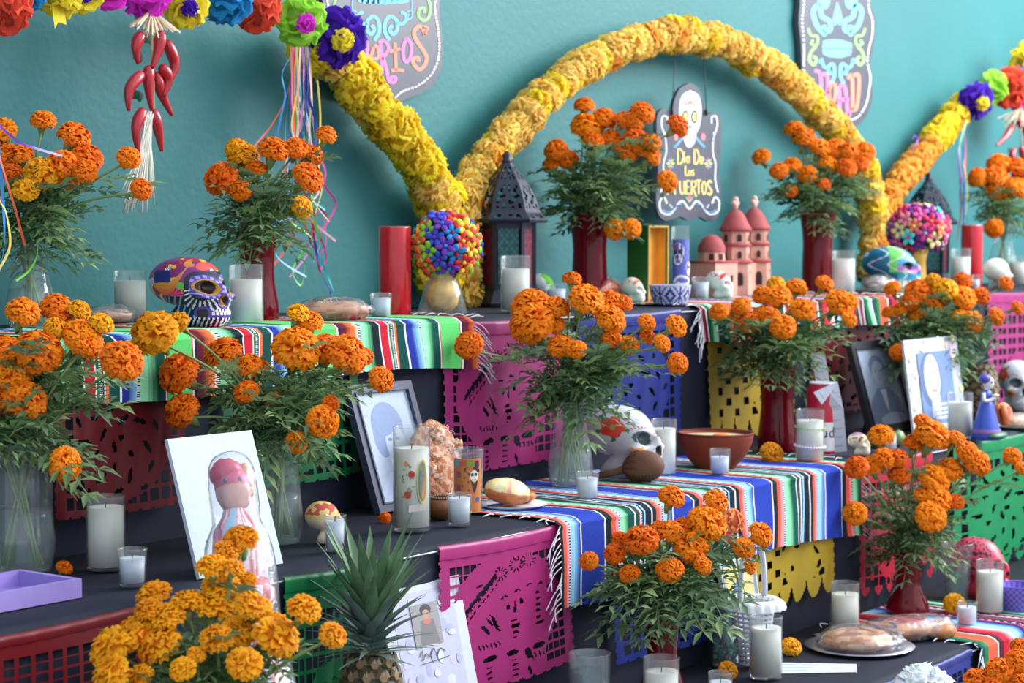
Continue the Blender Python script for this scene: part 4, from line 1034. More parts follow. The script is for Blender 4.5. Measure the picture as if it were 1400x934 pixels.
glass(705, 426, 350, 41, 0, 'white glass candle in front of the dark lantern', .77)
glass(761, 416, 388, 29, 0, 'small votive behind the central marigold bouquet on the top step', .75, 'votive_candle', wax='bluewax', taper=.88)
glass(930, 411, 310, 25, 0, 'blue sugar skull printed candle beside the green box', .80, deco=calavera)
glass(958, 409, 379, 26, 0, 'small votive left of the clay castle doorway', .78, 'votive_candle', wax='bluewax', taper=.88)
glass(1153, 402, 343, 33, 0, 'white glass candle right of the third red vase', .82)
glass(1313, 396, 340, 28, 0, 'white glass candle in front of the far red candle', .8)
glass(1394, 390, 350, 28, 0, 'white glass candle at the right end of the top step', .8)
glass(1334, 397, 376, 12, 0, 'tiny white votive at the foot of the far red candle', .7, 'votive_candle', wax='bluewax')
glass(145, 778, 678, 53, 1, 'large white glass candle above the red lattice banner', .86)
glass(181, 801, 750, 41, 1, 'small white votive beside the large left candle', .76, 'votive_candle', wax='bluewax', taper=.86, foot=.09)
glass(458, 753, 704, 31, 1, 'votive behind the pineapple crown', .85, 'votive_candle', wax='bluewax', taper=.88)
glass(563, 725, 583, 51, 1, 'tall white candle with roses and a haloed saint print', .80, deco=virgin)
glass(628, 718, 675, 35, 1, 'small white votive in front of the skeleton print glass', .88, 'votive_candle', wax='bluewax', taper=.86, foot=.08)
glass(640, 700, 613, 43, 1, 'orange drinking glass printed with a skeleton in a sombrero', .3, 'printed_glass', 'glass', taper=.92, liquid=True, deco=catrin)
glass(803, 682, 645, 32, 1, 'small votive in front of the central clear vase', .78, 'votive_candle', wax='bluewax', taper=.9)
glass(907, 650, 573, 36, 1, 'white glass candle behind the brown maraca', .84)
glass(984, 650, 614, 29, 1, 'small votive in front of the clay bowl', .72, 'votive_candle', wax='bluewax', taper=.88, foot=.08)
glass(1107, 631, 560, 39, 1, 'white candle ringed with green and pearl bead strands', .80, deco=beads)
glass(1216, 616, 592, 21, 1, 'small votive in front of the black picture frame', .85, 'votive_candle', wax='bluewax')
glass(1312, 598, 537, 35, 1, 'white glass candle beside the blue dressed figurine', .80)
glass(806, 985, 892, 58, 2, 'glass of water at the bottom centre', .74, 'water_glass', 'glass', liquid=True, glassmat='clear')
glass(904, 990, 898, 50, 2, 'white glass candle in front of the bottom red vase', .80)
glass(985, 960, 919, 34, 2, 'small pale votive at the bottom edge', .7, 'votive_candle', wax='bluewax')
glass(1047, 926, 842, 45, 2, 'tall white candle right of the bottle of green beads', .82)
glass(1155, 864, 796, 40, 2, 'white glass candle behind the wrapped bread plate', .78)
glass(1308, 818, 742, 44, 2, 'glass of water beside the ruby vase on the right', .68, 'water_glass', 'glass', taper=.72, liquid=True, glassmat='clear')
glass(1353, 838, 766, 38, 2, 'white glass candle in front of the red skull', .80)
glass(1322, 855, 823, 28, 2, 'small pale votive on the orange serape', .80, 'votive_candle', wax='bluewax', foot=.1)
def redcandle(px, base, top, w_, label):
    b = onT(px, base, 0, .004); m = mpp(b); H = (base - top) * m; r = w_ * m / 2
    t = thing('pillar_candle', label, 'candle', b)
    mb = MB(); mb.lathe([(.0005, .001), (r * .96, .001), (r, .006), (r, H - .004), (r * .985, H), (r * .9, H), (r * .88, H - .012), (.0005, H - .014)], 32); mb.build('red_glass', MAT['redwax'], t)
    mb = MB(); mb.tube([(0, 0, H - .015), (.001, 0, H - .002)], .0012, 5); mb.build('wick', MAT['wick'], t)
    mb = MB(); mb.lathe([(r * 1.003, H - .003), (r * .99, H + .001), (r * .90, H + .0005)], 32); mb.build('rim', MAT['candleglass'], t)
redcandle(540, 431, 310, 44, 'tall solid red candle left of the felt flower ball')
redcandle(1328, 392, 308, 29, 'tall red candle near the right end of the top step')

# ------------------------------------------------------------------ skulls
def skull_shape(nlat, nlon):
    th = np.linspace(1e-3, PI - 1e-3, nlat)[:, None]; ph = np.linspace(0, 2 * PI, nlon, endpoint=False)[None, :]
    D = np.stack([np.sin(th) * np.cos(ph), np.sin(th) * np.sin(ph), np.cos(th) + 0 * ph], -1)
    c = np.array([0, -.03, .02])
    def ell(p, q, r):
        k0 = np.linalg.norm((p - q) / r, axis=-1); k1 = np.linalg.norm((p - q) / (np.array(r) ** 2), axis=-1)
        return k0 * (k0 - 1) / np.maximum(k1, 1e-6)
    def smin(a, b, k): h = np.clip(.5 + .5 * (b - a) / k, 0, 1); return b * (1 - h) + a * h - k * h * (1 - h)
    def smax(a, b, k): return -smin(-a, -b, k)
    def f(p):
        q = p.copy(); q[..., 0] = np.abs(q[..., 0])
        d = ell(q, np.array([0, .10, .16]), [.375, .46, .36])
        d = smin(d, ell(q, np.array([0, -.20, -.10]), [.29, .30, .36]), .10)
        d = smin(d, ell(q, np.array([0, -.27, -.33]), [.235, .235, .20]), .06)
        d = smin(d, ell(q, np.array([.21, -.33, -.06]), [.12, .10, .07]), .05)          # cheek bones
        d = smin(d, ell(q, np.array([.20, -.02, -.36]), [.10, .24, .15]), .08)           # jaw
        d = smin(d, ell(q, np.array([0, -.46, .02]), [.05, .05, .10]), .06)
        d = smax(d, -ell(q, np.array([.155, -.46, .09]), [.105, .16, .105]), .03)        # eye sockets
        d = smax(d, -ell(q, np.array([.03, -.54, -.10]), [.042, .12, .085]), .015)       # nose
        d = smax(d, -ell(q, np.array([.34, -.17, -.22]), [.10, .12, .10]), .06)          # hollow of the cheek
        d = smax(d, -.5 - p[..., 2], .02)
        return d
    lo = np.zeros(D.shape[:2]); hi = np.full(D.shape[:2], 1.0)
    rr = np.linspace(.05, .9, 120); found = np.zeros(D.shape[:2], bool); hit = np.full(D.shape[:2], .9)
    prev = np.full(D.shape[:2], .05)
    for r in rr:
        v = f(c + D * r); new = (v > 0) & ~found; hit[new] = r; found |= new
    lo = hit - .0075; hi = hit.copy()
    for _ in range(12):
        mid = (lo + hi) / 2; v = f(c + D * mid[..., None]); pos = v > 0; hi = np.where(pos, mid, hi); lo = np.where(pos, lo, mid)
    return c + D * hi[..., None]
SK = {}
def skull(label, px, base, hpx, k, paint, rz=0.0, res=(70, 100), mat='paint', sx=1.0, sy=1.0):
    if res not in SK: SK[res] = skull_shape(*res)
    P = SK[res]; b = onT(px, base, k, .003); s = hpx * mpp(b) / 1.0
    t = thing('decorated_skull', label, 'skull', b, rz)
    mb = MB(); rows = [[(p[0] * s * sx, p[1] * s * sy, (p[2] + .5) * s) for p in r] for r in P]
    def fn(i, j):
        q = (P[i, j] + P[i + 1, j] + P[i, (j + 1) % res[1]] + P[i + 1, (j + 1) % res[1]]) / 4
        x, y, z = q; ax = -abs(x)
        eye = math.sqrt(((abs(x) - .155) / 1.0) ** 2 + ((z - .09)) ** 2) if y < -.22 else 9
        nose = math.hypot((abs(x) - .03) / .045, (z + .10) / .09) if y < -.40 else 9
        return paint(ax * .6 - y * .8, z, eye, nose, q)
    mb.grid(rows, True, fn); mb.face([len(mb.v) - res[1] + j for j in range(res[1])])
    sb_ = mb.build('skull_body', MAT[mat], t)
    mb = MB(); mb.col = lin((236, 236, 228))       # teeth
    for i in range(7):
        a = (i - 3) * .21; mb.box((math.sin(a) * .232 * s * sx, (-.27 - math.cos(a) * .225) * s * sy, (.5 - .285) * s), (.042 * s, .03 * s, .055 * s), Matrix.Rotation(a, 3, 'Z'))
    mb.build('teeth', MAT['paint'], sb_, smooth=False)
    return t
NV, PU, LV, BKc = lin((26, 32, 62)), lin((86, 68, 176)), lin((160, 150, 230)), lin((22, 20, 26))
def paint_alebrije(a, b, eye, nose, q):
    x, y, z = q
    if eye < .10: return lin((48, 28, 24))
    if eye < .118: return lin((206, 150, 50))
    if eye < .175:
        ang = math.atan2(z - .09, abs(x) - .155); k = (ang / (2 * PI) * 13) % 1
        return LV if abs(k - .5) < .27 and .128 < eye < .166 else PU
    if nose < 1: return lin((206, 150, 50)) if abs(x) < .02 else BKc
    if nose < 1.5 and y < -.42: return PU
    zx, zy = 560 + a * 750, 475 - b * 750
    if zy > 735:
        return WHc if (math.sin((zx + zy * .35) * .16) > .25 and zx > 540 and zy < 835) else NV
    if 690 < zy and zx > 745: return PU if math.sin(zx * .25) * 10 + 712 > zy else lin((58, 48, 140))
    if 605 < zy < 680 and zx > 790: return WHc if math.sin(zx * .3) > -.8 else BKc
    ch = math.hypot((zx - 680), (zy - 690) * 1.0)
    if ch < 55: return lin((48, 36, 52))
    if ch < 78: return PU
    d = math.hypot(zx - 690, zy - 420)
    if zx > 520 and zy > 430 and d < 250:      # rays below the eye
        an = math.atan2(zy - 420, zx - 690); return lin((220, 226, 240)) if math.sin(an * 26) > .35 and d > 130 else NV
    if zx > 520 and zy > 240 and d < 200: return NV
    if zx > 790 and zy > 260: return lin((90, 170, 220)) if math.sin(zy * .16) > .5 else NV
    if zy > 510:
        if zx < 350: return lin(((30, 120, 150), (226, 226, 230), (20, 40, 80), (60, 150, 190), (60, 60, 50))[int((zx * 1.4 - zy * .5) / 26) % 5])
        return lin((96, 170, 190)) if math.sin((zx * .9 + zy * .2) * .13) > .6 else NV
    # the bird and the flowers on the crown
    u = (zx - 400); v = zy - (400 - max(0, u) ** 1.25 * .55 - 0)
    bd = math.hypot((zx - 420) / 75, (zy - 320) / 100); 
    t = max(0, min(1, (zx - 240) / 310)); by = 395 - 30 * math.sin(t * PI) * -1 - 250 * max(0, t - .45) ** 1.3 * 1.9
    wd = 16 + 46 * math.sin(min(1, t * 1.15) * PI) ** .8
    if 235 < zx < 600 and abs(zy - by) < wd: return lin((214, 140, 60)) if (zy - by) < wd * .2 else lin((226, 112, 66))
    if math.hypot(zx - 545, zy - 160) < 36: return lin((214, 140, 60))
    if 240 < zx < 400 and 230 < zy < 370 and zx + zy * .9 > 480: return lin((36, 44, 116))
    if abs((zx - 150) * 1.0 + (zy - 420) * 1.28) < 66 and zx < 400: return WHc if math.sin((zx - zy) * .25) > .0 else lin((60, 60, 80))
    if math.hypot((zx - 415) / 1.2, zy - 490) < 80: 
        an = math.atan2(zy - 500, zx - 415); return lin((230, 80, 140)) if math.sin(an * 12) > -.5 else lin((150, 30, 90))
    if math.hypot(zx - 480, zy - 400) < 46: return lin((104, 190, 84))
    if math.hypot(zx - 790, zy - 215) < 60: return lin((140, 226, 226)) if math.sin(math.atan2(zy - 250, zx - 790) * 11) > -.3 else lin((226, 80, 80))
    if math.hypot((zx - 680) / 1.5, zy - 185) < 45: return lin((226, 84, 70))
    n = noise.noise(Vector((q[0] * 9, q[1] * 9, q[2] * 9)))
    return lin((122, 40, 120)) if n > -.1 else (lin((166, 40, 60)) if n > -.35 else lin((230, 190, 70)))
skull('purple and navy hand painted skull with a bird on its side', 263, 447, 94, 0, paint_alebrije, res=(150, 220), sx=1.2, sy=1.32)
def flower_on(a, b, ca, cb, r, cols, petals=5, centre=.25):
    d = math.hypot(a - ca, b - cb); an = math.atan2(b - cb, a - ca)
    rr = r * (.78 + .22 * abs(math.cos(an * petals / 2)))
    if d < r * centre: return cols[1]
    if d < rr: return cols[0]
    if d < r * 1.3 and math.cos(an * 5 + 1.2) > .72 : return cols[2]
    return None
def paint_white(a, b, eye, nose, q):
    if eye < .10: return lin((70, 84, 92))
    if nose < 1: return lin((30, 32, 36))
    x, y, z = q
    if .14 < eye < .165 and z > .09 and math.sin(math.atan2(z - .09, abs(x) - .155) * 26) > .3: return lin((176, 40, 50))
    if y < -.25 and z > .26:
        n = math.sin(abs(x) * 38 + math.sin(z * 30) * 2)
        if abs(n) < .16: return lin((60, 130, 84)) if z < .42 else lin((206, 96, 60))
    f = flower_on(a, b, -.16, .24, .155, (lin((222, 66, 44)), lin((236, 110, 70)), lin((50, 132, 70))))
    if f: return f
    f = flower_on(a, b, .13, -.12, .095, (lin((238, 150, 66)), lin((206, 60, 100)), lin((238, 150, 66))), 9)
    if f: return f
    if y < -.35 and -.25 < z < -.02 and abs(math.sin(a * 40 + z * 60)) < .12: return lin((70, 140, 100))
    return lin((204, 205, 216))
skull('large white skull painted with red and orange flowers beside the clear vase', 852, 652, 96, 1, paint_white, res=(110, 160), sx=1.12, sy=1.22)
skull('white skull with a red flower at the right edge of the middle step', 1392, 562, 68, 1, paint_white, rz=-.9, res=(80, 110))
def paint_sugar(dots):
    def f(a, b, eye, nose, q):
        if eye < .06: return dots
        if b > .30 and math.sin(q[0] * 40) * math.sin(q[1] * 40) > .5: return dots
        if b > .22 and noise.noise(Vector(q) * 7) > .25: return dots
        return lin((214, 218, 214))
    return f
skull('white sugar skull in front of the green box', 866, 414, 34, 0, paint_sugar(lin((216, 120, 70))), mat='matte', res=(50, 70))
skull('white sugar skull with red icing in front of the castle', 984, 409, 38, 0, paint_sugar(lin((206, 40, 54))), mat='matte', res=(50, 70))
def paint_green(a, b, eye, nose, q):
    if b < -.2: return lin((150, 190, 60))
    return lin((110, 190, 60)) if (abs(q[0]) < .2 and q[1] < 0) else lin((212, 216, 216))
skull('small white and green sugar skull beside the lantern', 742, 415, 40, 0, paint_green, mat='matte', res=(50, 70))
skull('cream sugar skull with red and yellow icing behind the pineapple', 445, 742, 56, 1, lambda a, b, e, n, q: lin((196, 90, 80)) if (b > .22 and noise.noise(Vector(q) * 6) > .05) else (lin((230, 200, 120)) if b > .12 else (lin((70, 60, 50)) if e < .05 else lin((226, 214, 186)))), mat='matte', res=(60, 90), sx=1.1, sy=.9, rz=.5)
def paint_blue(a, b, eye, nose, q):
    if eye < .09: return lin((20, 24, 30))
    if eye < .17: return lin((190, 120, 190)) if q[2] < .09 else lin((90, 160, 214))
    if b < -.22: return lin((236, 240, 240)) if math.sin(a * 60) > -.6 and b > -.36 else lin((40, 170, 150))
    zz = a * 1.1 + b * .25
    if abs(math.sin(a * 11 + math.sin(b * 13) * 1.6)) < .18: return lin((220, 236, 244))
    if -.12 < a < .14 and b > -.05: return lin((110, 214, 96))
    return lin((64, 170, 204)) if a > .0 else lin((30, 110, 150))
skull('blue and lime green painted skull behind the brown bread plate', 1220, 400, 62, 0, paint_blue, res=(90, 130), sx=1.2, sy=1.3)
skull('round white sugar skull at the right end of the top step', 1364, 396, 42, 0, lambda a, b, e, n, q: lin((212, 210, 200)), rz=1.2, mat='matte', res=(50, 70))
def paint_red(a, b, eye, nose, q):
    if eye < .07: return lin((40, 40, 46))
    if eye < .16: return lin((206, 46, 76))
    if b < -.1: return lin((190, 36, 64))
    return lin((210, 70, 96)) if noise.noise(Vector(q) * 22) > -.12 else lin((60, 30, 46))
skull('crimson and black patterned skull behind the right water glass', 1340, 816, 80, 2, paint_red, res=(110, 150))
skull('small cream sugar skull beside the beaded candle', 1175, 622, 30, 1, lambda a, b, e, n, q: lin((150, 110, 60)) if (b > .1 and noise.noise(Vector(q) * 8) > .2) else (lin((170, 140, 180)) if b > .42 else lin((230, 222, 196))), mat='matte', res=(50, 70))
# ------------------------------------------------------------------ lantern
def lantern(label, px, base, top, w_, full=True):
    b = onT(px, base, 0, .003); H = (base - top) * mpp(b); s = H / 208.0
    t = thing('metal_lantern', label, 'lantern', b, .18)
    def hexring(r, z): return [(r * s * math.cos(PI / 3 * j), r * s * math.sin(PI / 3 * j), z * s) for j in range(6)]
    mb = MB(); mb.grid([hexring(46, 0), hexring(47, 4), hexring(38, 22), hexring(36, 24)], True); mb.face(range(5, -1, -1)); mb.build('base', MAT['darkmetal'], t, smooth=False)
    mb = MB(); mb.grid([hexring(37, 22), hexring(37, 30)], True); mb.grid([hexring(37, 104), hexring(37, 114)], True); mb.face([mb.add(p) for p in hexring(37, 23)])
    for j in range(6):
        a = Vector((37 * s * math.cos(PI / 3 * j), 37 * s * math.sin(PI / 3 * j), 68 * s)); mb.box(a, (5 * s, 5 * s, 90 * s), Matrix.Rotation(PI / 3 * j, 3, 'Z'))
    mb.build('body_frame', MAT['darkmetal'], t, smooth=False)
    for j in range(6):
        a0, a1 = PI / 3 * j, PI / 3 * (j + 1); p0 = Vector((36 * s * math.cos(a0), 36 * s * math.sin(a0), 0)); p1 = Vector((36 * s * math.cos(a1), 36 * s * math.sin(a1), 0))
        mb = MB(); n, m_ = 8, 18; rows = []
        c = (20, 96, 98) if j % 2 else (106, 24, 50)
        for i in range(m_ + 1):
            z = (26 + 80 * i / m_) * s
            rows.append([(p0.lerp(p1, .12 + .76 * q / n) * (1 + .012 * math.sin(i * 1.1 + q * 1.6) * math.sin(i * 1.1 - q * 1.6))).to_tuple()[:2] + (z,) for q in range(n + 1)])
        mb.grid(rows, False, lambda i, q, c=c: lin(tuple(v * (1.15 if (i + q) % 4 == 0 or (i - q) % 4 == 0 else .8) for v in c)))
        mb.build('coloured_pane', MAT['paint'], t)
    mb = MB()      # pierced roof
    prof = [(54, 112), (55, 118), (46, 126), (43, 134), (39, 146), (33, 158), (25, 170), (16, 181), (9, 190), (6.5, 194)]
    pr = [(p.x, p.y) for p in spline(prof, 3)]; nseg = 10
    for j in range(6):
        a0, a1 = PI / 3 * j, PI / 3 * (j + 1); ids = []
        for (r, z) in pr:
            p0 = Vector((r * s * math.cos(a0), r * s * math.sin(a0), z * s)); p1 = Vector((r * s * math.cos(a1), r * s * math.sin(a1), z * s))
            ids.append([mb.add(p0.lerp(p1, q / nseg)) for q in range(nseg + 1)])
        for i in range(len(pr) - 1):
            for q in range(nseg):
                hole = 1 <= q <= nseg - 2 and 2 < i < len(pr) - 5 and ((i * 3 + q * 2 + (i // 2) * q) % 5 in (0, 2)) and i not in (5, 6)
                if hole: continue
                mb.face((ids[i][q], ids[i][q + 1], ids[i + 1][q + 1], ids[i + 1][q]))
    mb.build('pierced_roof', MAT['darkmetal'], t, smooth=False)
    mb = MB(); mb.lathe([(6.5 * s, 193 * s), (8 * s, 195 * s), (5 * s, 198 * s), (7 * s, 203 * s), (4 * s, 206 * s), (2.5 * s, 208 * s), (.1 * s, 209 * s)], 12); mb.build('finial', MAT['darkmetal'], t)
    mb = MB(); mb.tube([(-9 * s + 5 * s * math.cos(a), 2 * s, 185 * s + 8 * s * math.sin(a)) for a in [2 * PI * i / 12 for i in range(13)]], .8 * s, 5); mb.build('ring', MAT['darkmetal'], t)
lantern('dark pierced metal lantern with teal and red glass panes', 693, 418, 208, 88)
lantern('dark metal lantern behind the far felt flower bouquet', 1268, 391, 236, 60)

# ------------------------------------------------------------------ felt flowers
FC = [(226, 60, 54), (240, 104, 70), (60, 84, 206), (40, 140, 206), (206, 56, 170), (240, 214, 70), (140, 206, 70), (120, 60, 190), (180, 24, 60)]
FC2 = [(240, 130, 100), (206, 60, 140), (246, 226, 150), (96, 206, 220), (104, 48, 150), (226, 90, 170), (206, 40, 90), (246, 150, 170)]
def felt_mesh(c, cc):
    mb = MB(); mb.col = lin(c)
    for i in range(5):
        a = 2 * PI * i / 5; mb.ell((.56 * math.cos(a), .56 * math.sin(a), .06), (.46, .30, .20), 8, 6, Matrix.Rotation(a, 3, 'Z') @ Matrix.Rotation(-.25, 3, 'Y'))
    mb.col = lin(cc); mb.ell((0, 0, .16), (.2, .2, .2), 8, 6)
    me = mb.mesh('felt_flower'); me.materials.append(MAT['matte']); me.polygons.foreach_set('use_smooth', [True] * len(me.polygons)); return me
FM = [felt_mesh(c, FC[(i + 5) % len(FC)]) for i, c in enumerate(FC)]; FM2 = [felt_mesh(c, FC2[(i + 2) % len(FC2)]) for i, c in enumerate(FC2)]
def felt_ball(root, c, r, meshes, n, fs, flat=1.0, low=-.9, green=True):
    mb = MB(); mb.col = lin((30, 90, 60)); mb.ell(c, (r * .86, r * .86, r * .86 * flat), 16, 10); mb.build('foliage_core', MAT['leaf'], root)
    for i in range(n):
        z = 1 - (i + .5) / n * (1 - low); ph = i * 2.39996; q = math.sqrt(max(0, 1 - z * z)); d = Vector((q * math.cos(ph), q * math.sin(ph), z))
        o = bpy.data.objects.new('felt_flower', meshes[(i * 5 + i // 7) % len(meshes)]); COL.objects.link(o); o.parent = root
        o.location = Vector(c) + Vector((d.x * r, d.y * r, d.z * r * flat)) * rnd(.93, 1.05); o.scale = (fs * rnd(.85, 1.1),) * 3; o.rotation_euler = aim(d + Vector((rnd(-.2, .2), rnd(-.2, .2), rnd(-.2, .2))), rnd(0, 6))
b = onT(605, 430, 0, .004); m = mpp(b)
t = thing('flask_vase', 'clear flask vase holding the bright felt flower ball and gold paper', 'vase', b)
mb = MB(); mb.lathe([(.001, .001), (34 * m, .001), (35 * m, .004), (26 * m, 34 * m), (18 * m, 52 * m), (19 * m, 58 * m), (26 * m, 72 * m), (25 * m, 72.5 * m)], 28); mb.build('glass_body', MAT['clear'], t)
gp = solid('gold_crepe', (226, 176, 70), .5, .2, 30, bump=.5)
mb = MB(); mb.ell((0, 0, 28 * m), (23 * m, 23 * m, 26 * m), 28, 16, amp=.22, fr=5.0); mb.lathe([(14 * m, 48 * m), (13 * m, 56 * m), (22 * m, 72 * m)], 24); mb.build('crepe_paper', gp, t)
t = thing('felt_flower_ball', 'ball of bright multicoloured felt flowers in the flask vase', 'flower ball', b)
felt_ball(t, (8 * m, 0, 95 * m), 44 * m, FM, 62, 15.5 * m)
b = onT(1252, 398.5, 0, .003); m = mpp(b)
t = thing('gold_vase', 'gold vase under the pastel felt flowers in front of the far lantern', 'vase', b)
mb = MB(); mb.lathe([(.001, 0), (15 * m, 0), (14 * m, 20 * m), (13 * m, 42 * m), (18 * m, 62 * m), (17 * m, 62 * m)], 24); mb.build('vase_body', MAT['gold'], t)
t = thing('felt_flower_bouquet', 'pastel felt flower bouquet in the gold vase at the right', 'flower bouquet', b)
felt_ball(t, (6 * m, 0, 84 * m), 40 * m, FM2, 52, 12.5 * m, flat=.82, low=-.75)

# ------------------------------------------------------------------ castle
b = onT(1005, 404, 0, .004); m = mpp(b)
t = thing('clay_castle', 'pink terracotta castle with two domed towers', 'castle', b)
TC, TR = lin((206, 152, 136)), lin((160, 78, 80))
def tower(c, k, parts_):
    cx, cy = c; mb = MB(); R6 = lambda r, z: (r * m * k, z * m * k)
    mb.col = TC; mb.lathe([R6(25, 0), R6(24, 46)], 6, (cx, cy, 0), rot=.3); mb.lathe([R6(22, 50), R6(21, 70)], 6, (cx, cy, 0), rot=.3); mb.lathe([R6(21, 74), R6(20, 92)], 6, (cx, cy, 0), rot=.3); mb.build('tower_wall', MAT['clay'], parts_, smooth=False)
    mb = MB(); mb.col = TR
    for z, r in ((46, 26.5), (70, 24)): mb.lathe([R6(r - 3, z - 1), R6(r, z), R6(r, z + 3), R6(r - 4, z + 5)], 6, (cx, cy, 0), rot=.3)
    mb.lathe([R6(20, 91), R6(23, 92), R6(23, 95), R6(19, 101), R6(14, 112), R6(8, 120), R6(2, 123), R6(.1, 123)], 12, (cx, cy, 0)); mb.build('roof', MAT['clay'], parts_)
    mb = MB(); mb.col = lin((222, 182, 172))
    mb.ell((cx, cy, 128 * m * k), (4 * m * k, 4 * m * k, 7 * m * k), 8, 6)
    for sx in (-1, 1): mb.ell((cx + sx * 4 * m * k, cy, 131 * m * k), (4 * m * k,) * 3, 8, 6)
    mb.ell((cx, cy, 136 * m * k), (4.5 * m * k,) * 3, 8, 6); mb.build('finial', MAT['clay'], parts_)
    for j in range(6):
        a = .3 + PI / 3 * (j + .5); d = Vector((math.cos(a), math.sin(a), 0)); tg = Vector((-d.y, d.x, 0))
        for (z, w2, h, r, arch) in ((58, 3, 9, 20, True), (82, 3.4, 9, 18.8, True), (24, 5.0, 16, 21.6, True) if j == 3 else (34, 1.6, 4, 21.4, False), (106, 2.2, 6, 16.2, False)):
            c0 = Vector((cx, cy, z * m * k)) + d * (r * m * k); mb = MB(); mb.col = lin((58, 34, 34))
            pts = [c0 - tg * w2 * m * k - Vector((0, 0, h * m * k * .6)), c0 + tg * w2 * m * k - Vector((0, 0, h * m * k * .6)), c0 + tg * w2 * m * k + Vector((0, 0, h * m * k * .2))]
            pts += [c0 + Vector((0, 0, h * m * k * .6))] if z == 106 or not arch else [c0 + tg * w2 * .7 * m * k + Vector((0, 0, h * m * k * .48)), c0 + Vector((0, 0, h * m * k * .6)), c0 - tg * w2 * .7 * m * k + Vector((0, 0, h * m * k * .48))]
            pts += [c0 - tg * w2 * m * k + Vector((0, 0, h * m * k * .2))]
            if z == 106: pts = [p + (d * (-1.2 if i not in (3,) else -6.5)) * m * k for i, p in enumerate(pts)]
            mb.poly([p + d * .0022 for p in pts]); mb.poly([p - d * .004 for p in pts]); mb.build('window_opening', MAT['clay'], parts_, smooth=False)
tower((0, 0), .96, t); tower((62 * m, 6 * m), .98, t)
mb = MB(); mb.col = TC; mb.box((-52 * m, 4 * m, 23 * m), (58 * m, 42 * m, 46 * m)); mb.build('chapel_wall', MAT['clay'], t, smooth=False)
mb = MB(); mb.col = TC; mb.lathe([(19 * m, 46 * m), (18 * m, 60 * m)], 8, (-56 * m, 4 * m, 0)); mb.build('drum_wall', MAT['clay'], t, smooth=False)
mb = MB(); mb.col = TC; mb.box((31 * m, 8 * m, 22 * m), (40 * m, 30 * m, 44 * m)); mb.build('link_wall', MAT['clay'], t, smooth=False)
mb = MB(); mb.col = TR; mb.lathe([(19 * m, 60 * m), (18 * m, 68 * m), (13 * m, 77 * m), (6 * m, 82 * m), (.2 * m, 83 * m)], 14, (-56 * m, 4 * m, 0)); mb.box((-52 * m, 4 * m, 46.5 * m), (61 * m, 45 * m, 2.5 * m)); mb.build('dome', MAT['clay'], t)
for (x, z, w2, h) in ((-74, 24, 5, 9), (-56, 24, 5, 9), (-38, 24, 5, 9)):
    mb = MB(); mb.col = lin((58, 34, 34)); mb.box((x * m, -17.2 * m, z * m), (w2 * m, 1 * m, h * m)); mb.build('window_opening', MAT['clay'], t, smooth=False)
for a in (-2.6, -1.8):
    mb = MB(); mb.col = lin((58, 34, 34)); mb.box(((-56 + 17.4 * math.cos(a)) * m, (4 + 17.4 * math.sin(a)) * m, 53 * m), (1.4 * m, 6 * m, 8 * m), Matrix.Rotation(a, 3, 'Z')); mb.build('window_opening', MAT['clay'], t, smooth=False)

# ------------------------------------------------------------------ green niche box
b = onT(887, 413, 0, .004); m = mpp(b); Wd, Dp, Hh, th = 46 * m, 34 * m, 104 * m, 2.5 * m
t = thing('niche_box', 'green wooden niche box with a gold trimmed opening', 'box', b)
mb = MB(); mb.col = lin((24, 92, 36))
mb.box((-th / 2, Dp / 2, Hh / 2), (th, Dp, Hh)); mb.box((Wd + th / 2, Dp / 2, Hh / 2), (th, Dp, Hh)); mb.box((Wd / 2, Dp / 2, Hh - th / 2), (Wd, Dp, th)); mb.box((Wd / 2, Dp / 2, th / 2), (Wd, Dp, th)); mb.build('box_body', MAT['wood'], t, smooth=False)
mb = MB(); mb.col = lin((226, 164, 62)); mb.box((Wd / 2, Dp * .55, Hh / 2), (Wd, th, Hh - 2 * th)); mb.box((.001 + th * .2, Dp / 2, Hh / 2), (th * .4, Dp - 2 * th, Hh - 2 * th)); mb.box((Wd - .001 - th * .2, Dp / 2, Hh / 2), (th * .4, Dp - 2 * th, Hh - 2 * th)); mb.build('gold_lining', MAT['wood'], t, smooth=False)
mb = MB()
for i in range(34):
    z = Hh * (i + .5) / 34
    for x in (-th / 2, Wd + th / 2): mb.ell((x, -.001, z), (1.6 * m, 1.6 * m, 1.6 * m), 6, 5)
for i in range(14): mb.ell((Wd * i / 13, -.001, Hh - th / 2), (1.8 * m,) * 3, 6, 5)
mb.build('gold_braid', solid('gold_cord', (214, 180, 100), .45, .1, 60), t)
# ------------------------------------------------------------------ bowls, pots
def bowl(label, px, base, top, wr, wb, k, mat, fn=None, rim=None, name='bowl', fillc=None, seg=32, cat='bowl'):
    b = onT(px, base, k, .004); m = mpp(b); H = (base - top) * m; r, rb = wr * m / 2, wb * m / 2
    t = thing(name, label, cat, b); mb = MB()
    prof = [(.001, 0), (rb, 0), (rb * 1.02, H * .08)] + [(rb + (r - rb) * math.sin(q / 8 * PI / 2) ** .8, H * (.08 + .92 * q / 8)) for q in range(1, 9)] + [(r * .985, H * 1.01), (r * .95, H * .97), (r * .8, H * .5), (.001, H * .3)]
    mb.lathe(prof, seg, fn=fn); mb.build('bowl_body', mat, t)
    if rim: mb = MB(); mb.col = rim; mb.lathe([(r * 1.0, H * .95), (r * 1.025, H * .985), (r * 1.0, H * 1.02), (r * .95, H * .99)], seg); mb.build('rim', mat, t)
    return t, b, m, H, r
def talavera(i, j):
    u = j % 12; v = i % 12
    return lin((52, 54, 140)) if (abs(u - 6) + abs(v - 5) in (2, 3, 6)) or (u == 0) or v in (1, 10) else lin((196, 202, 232))
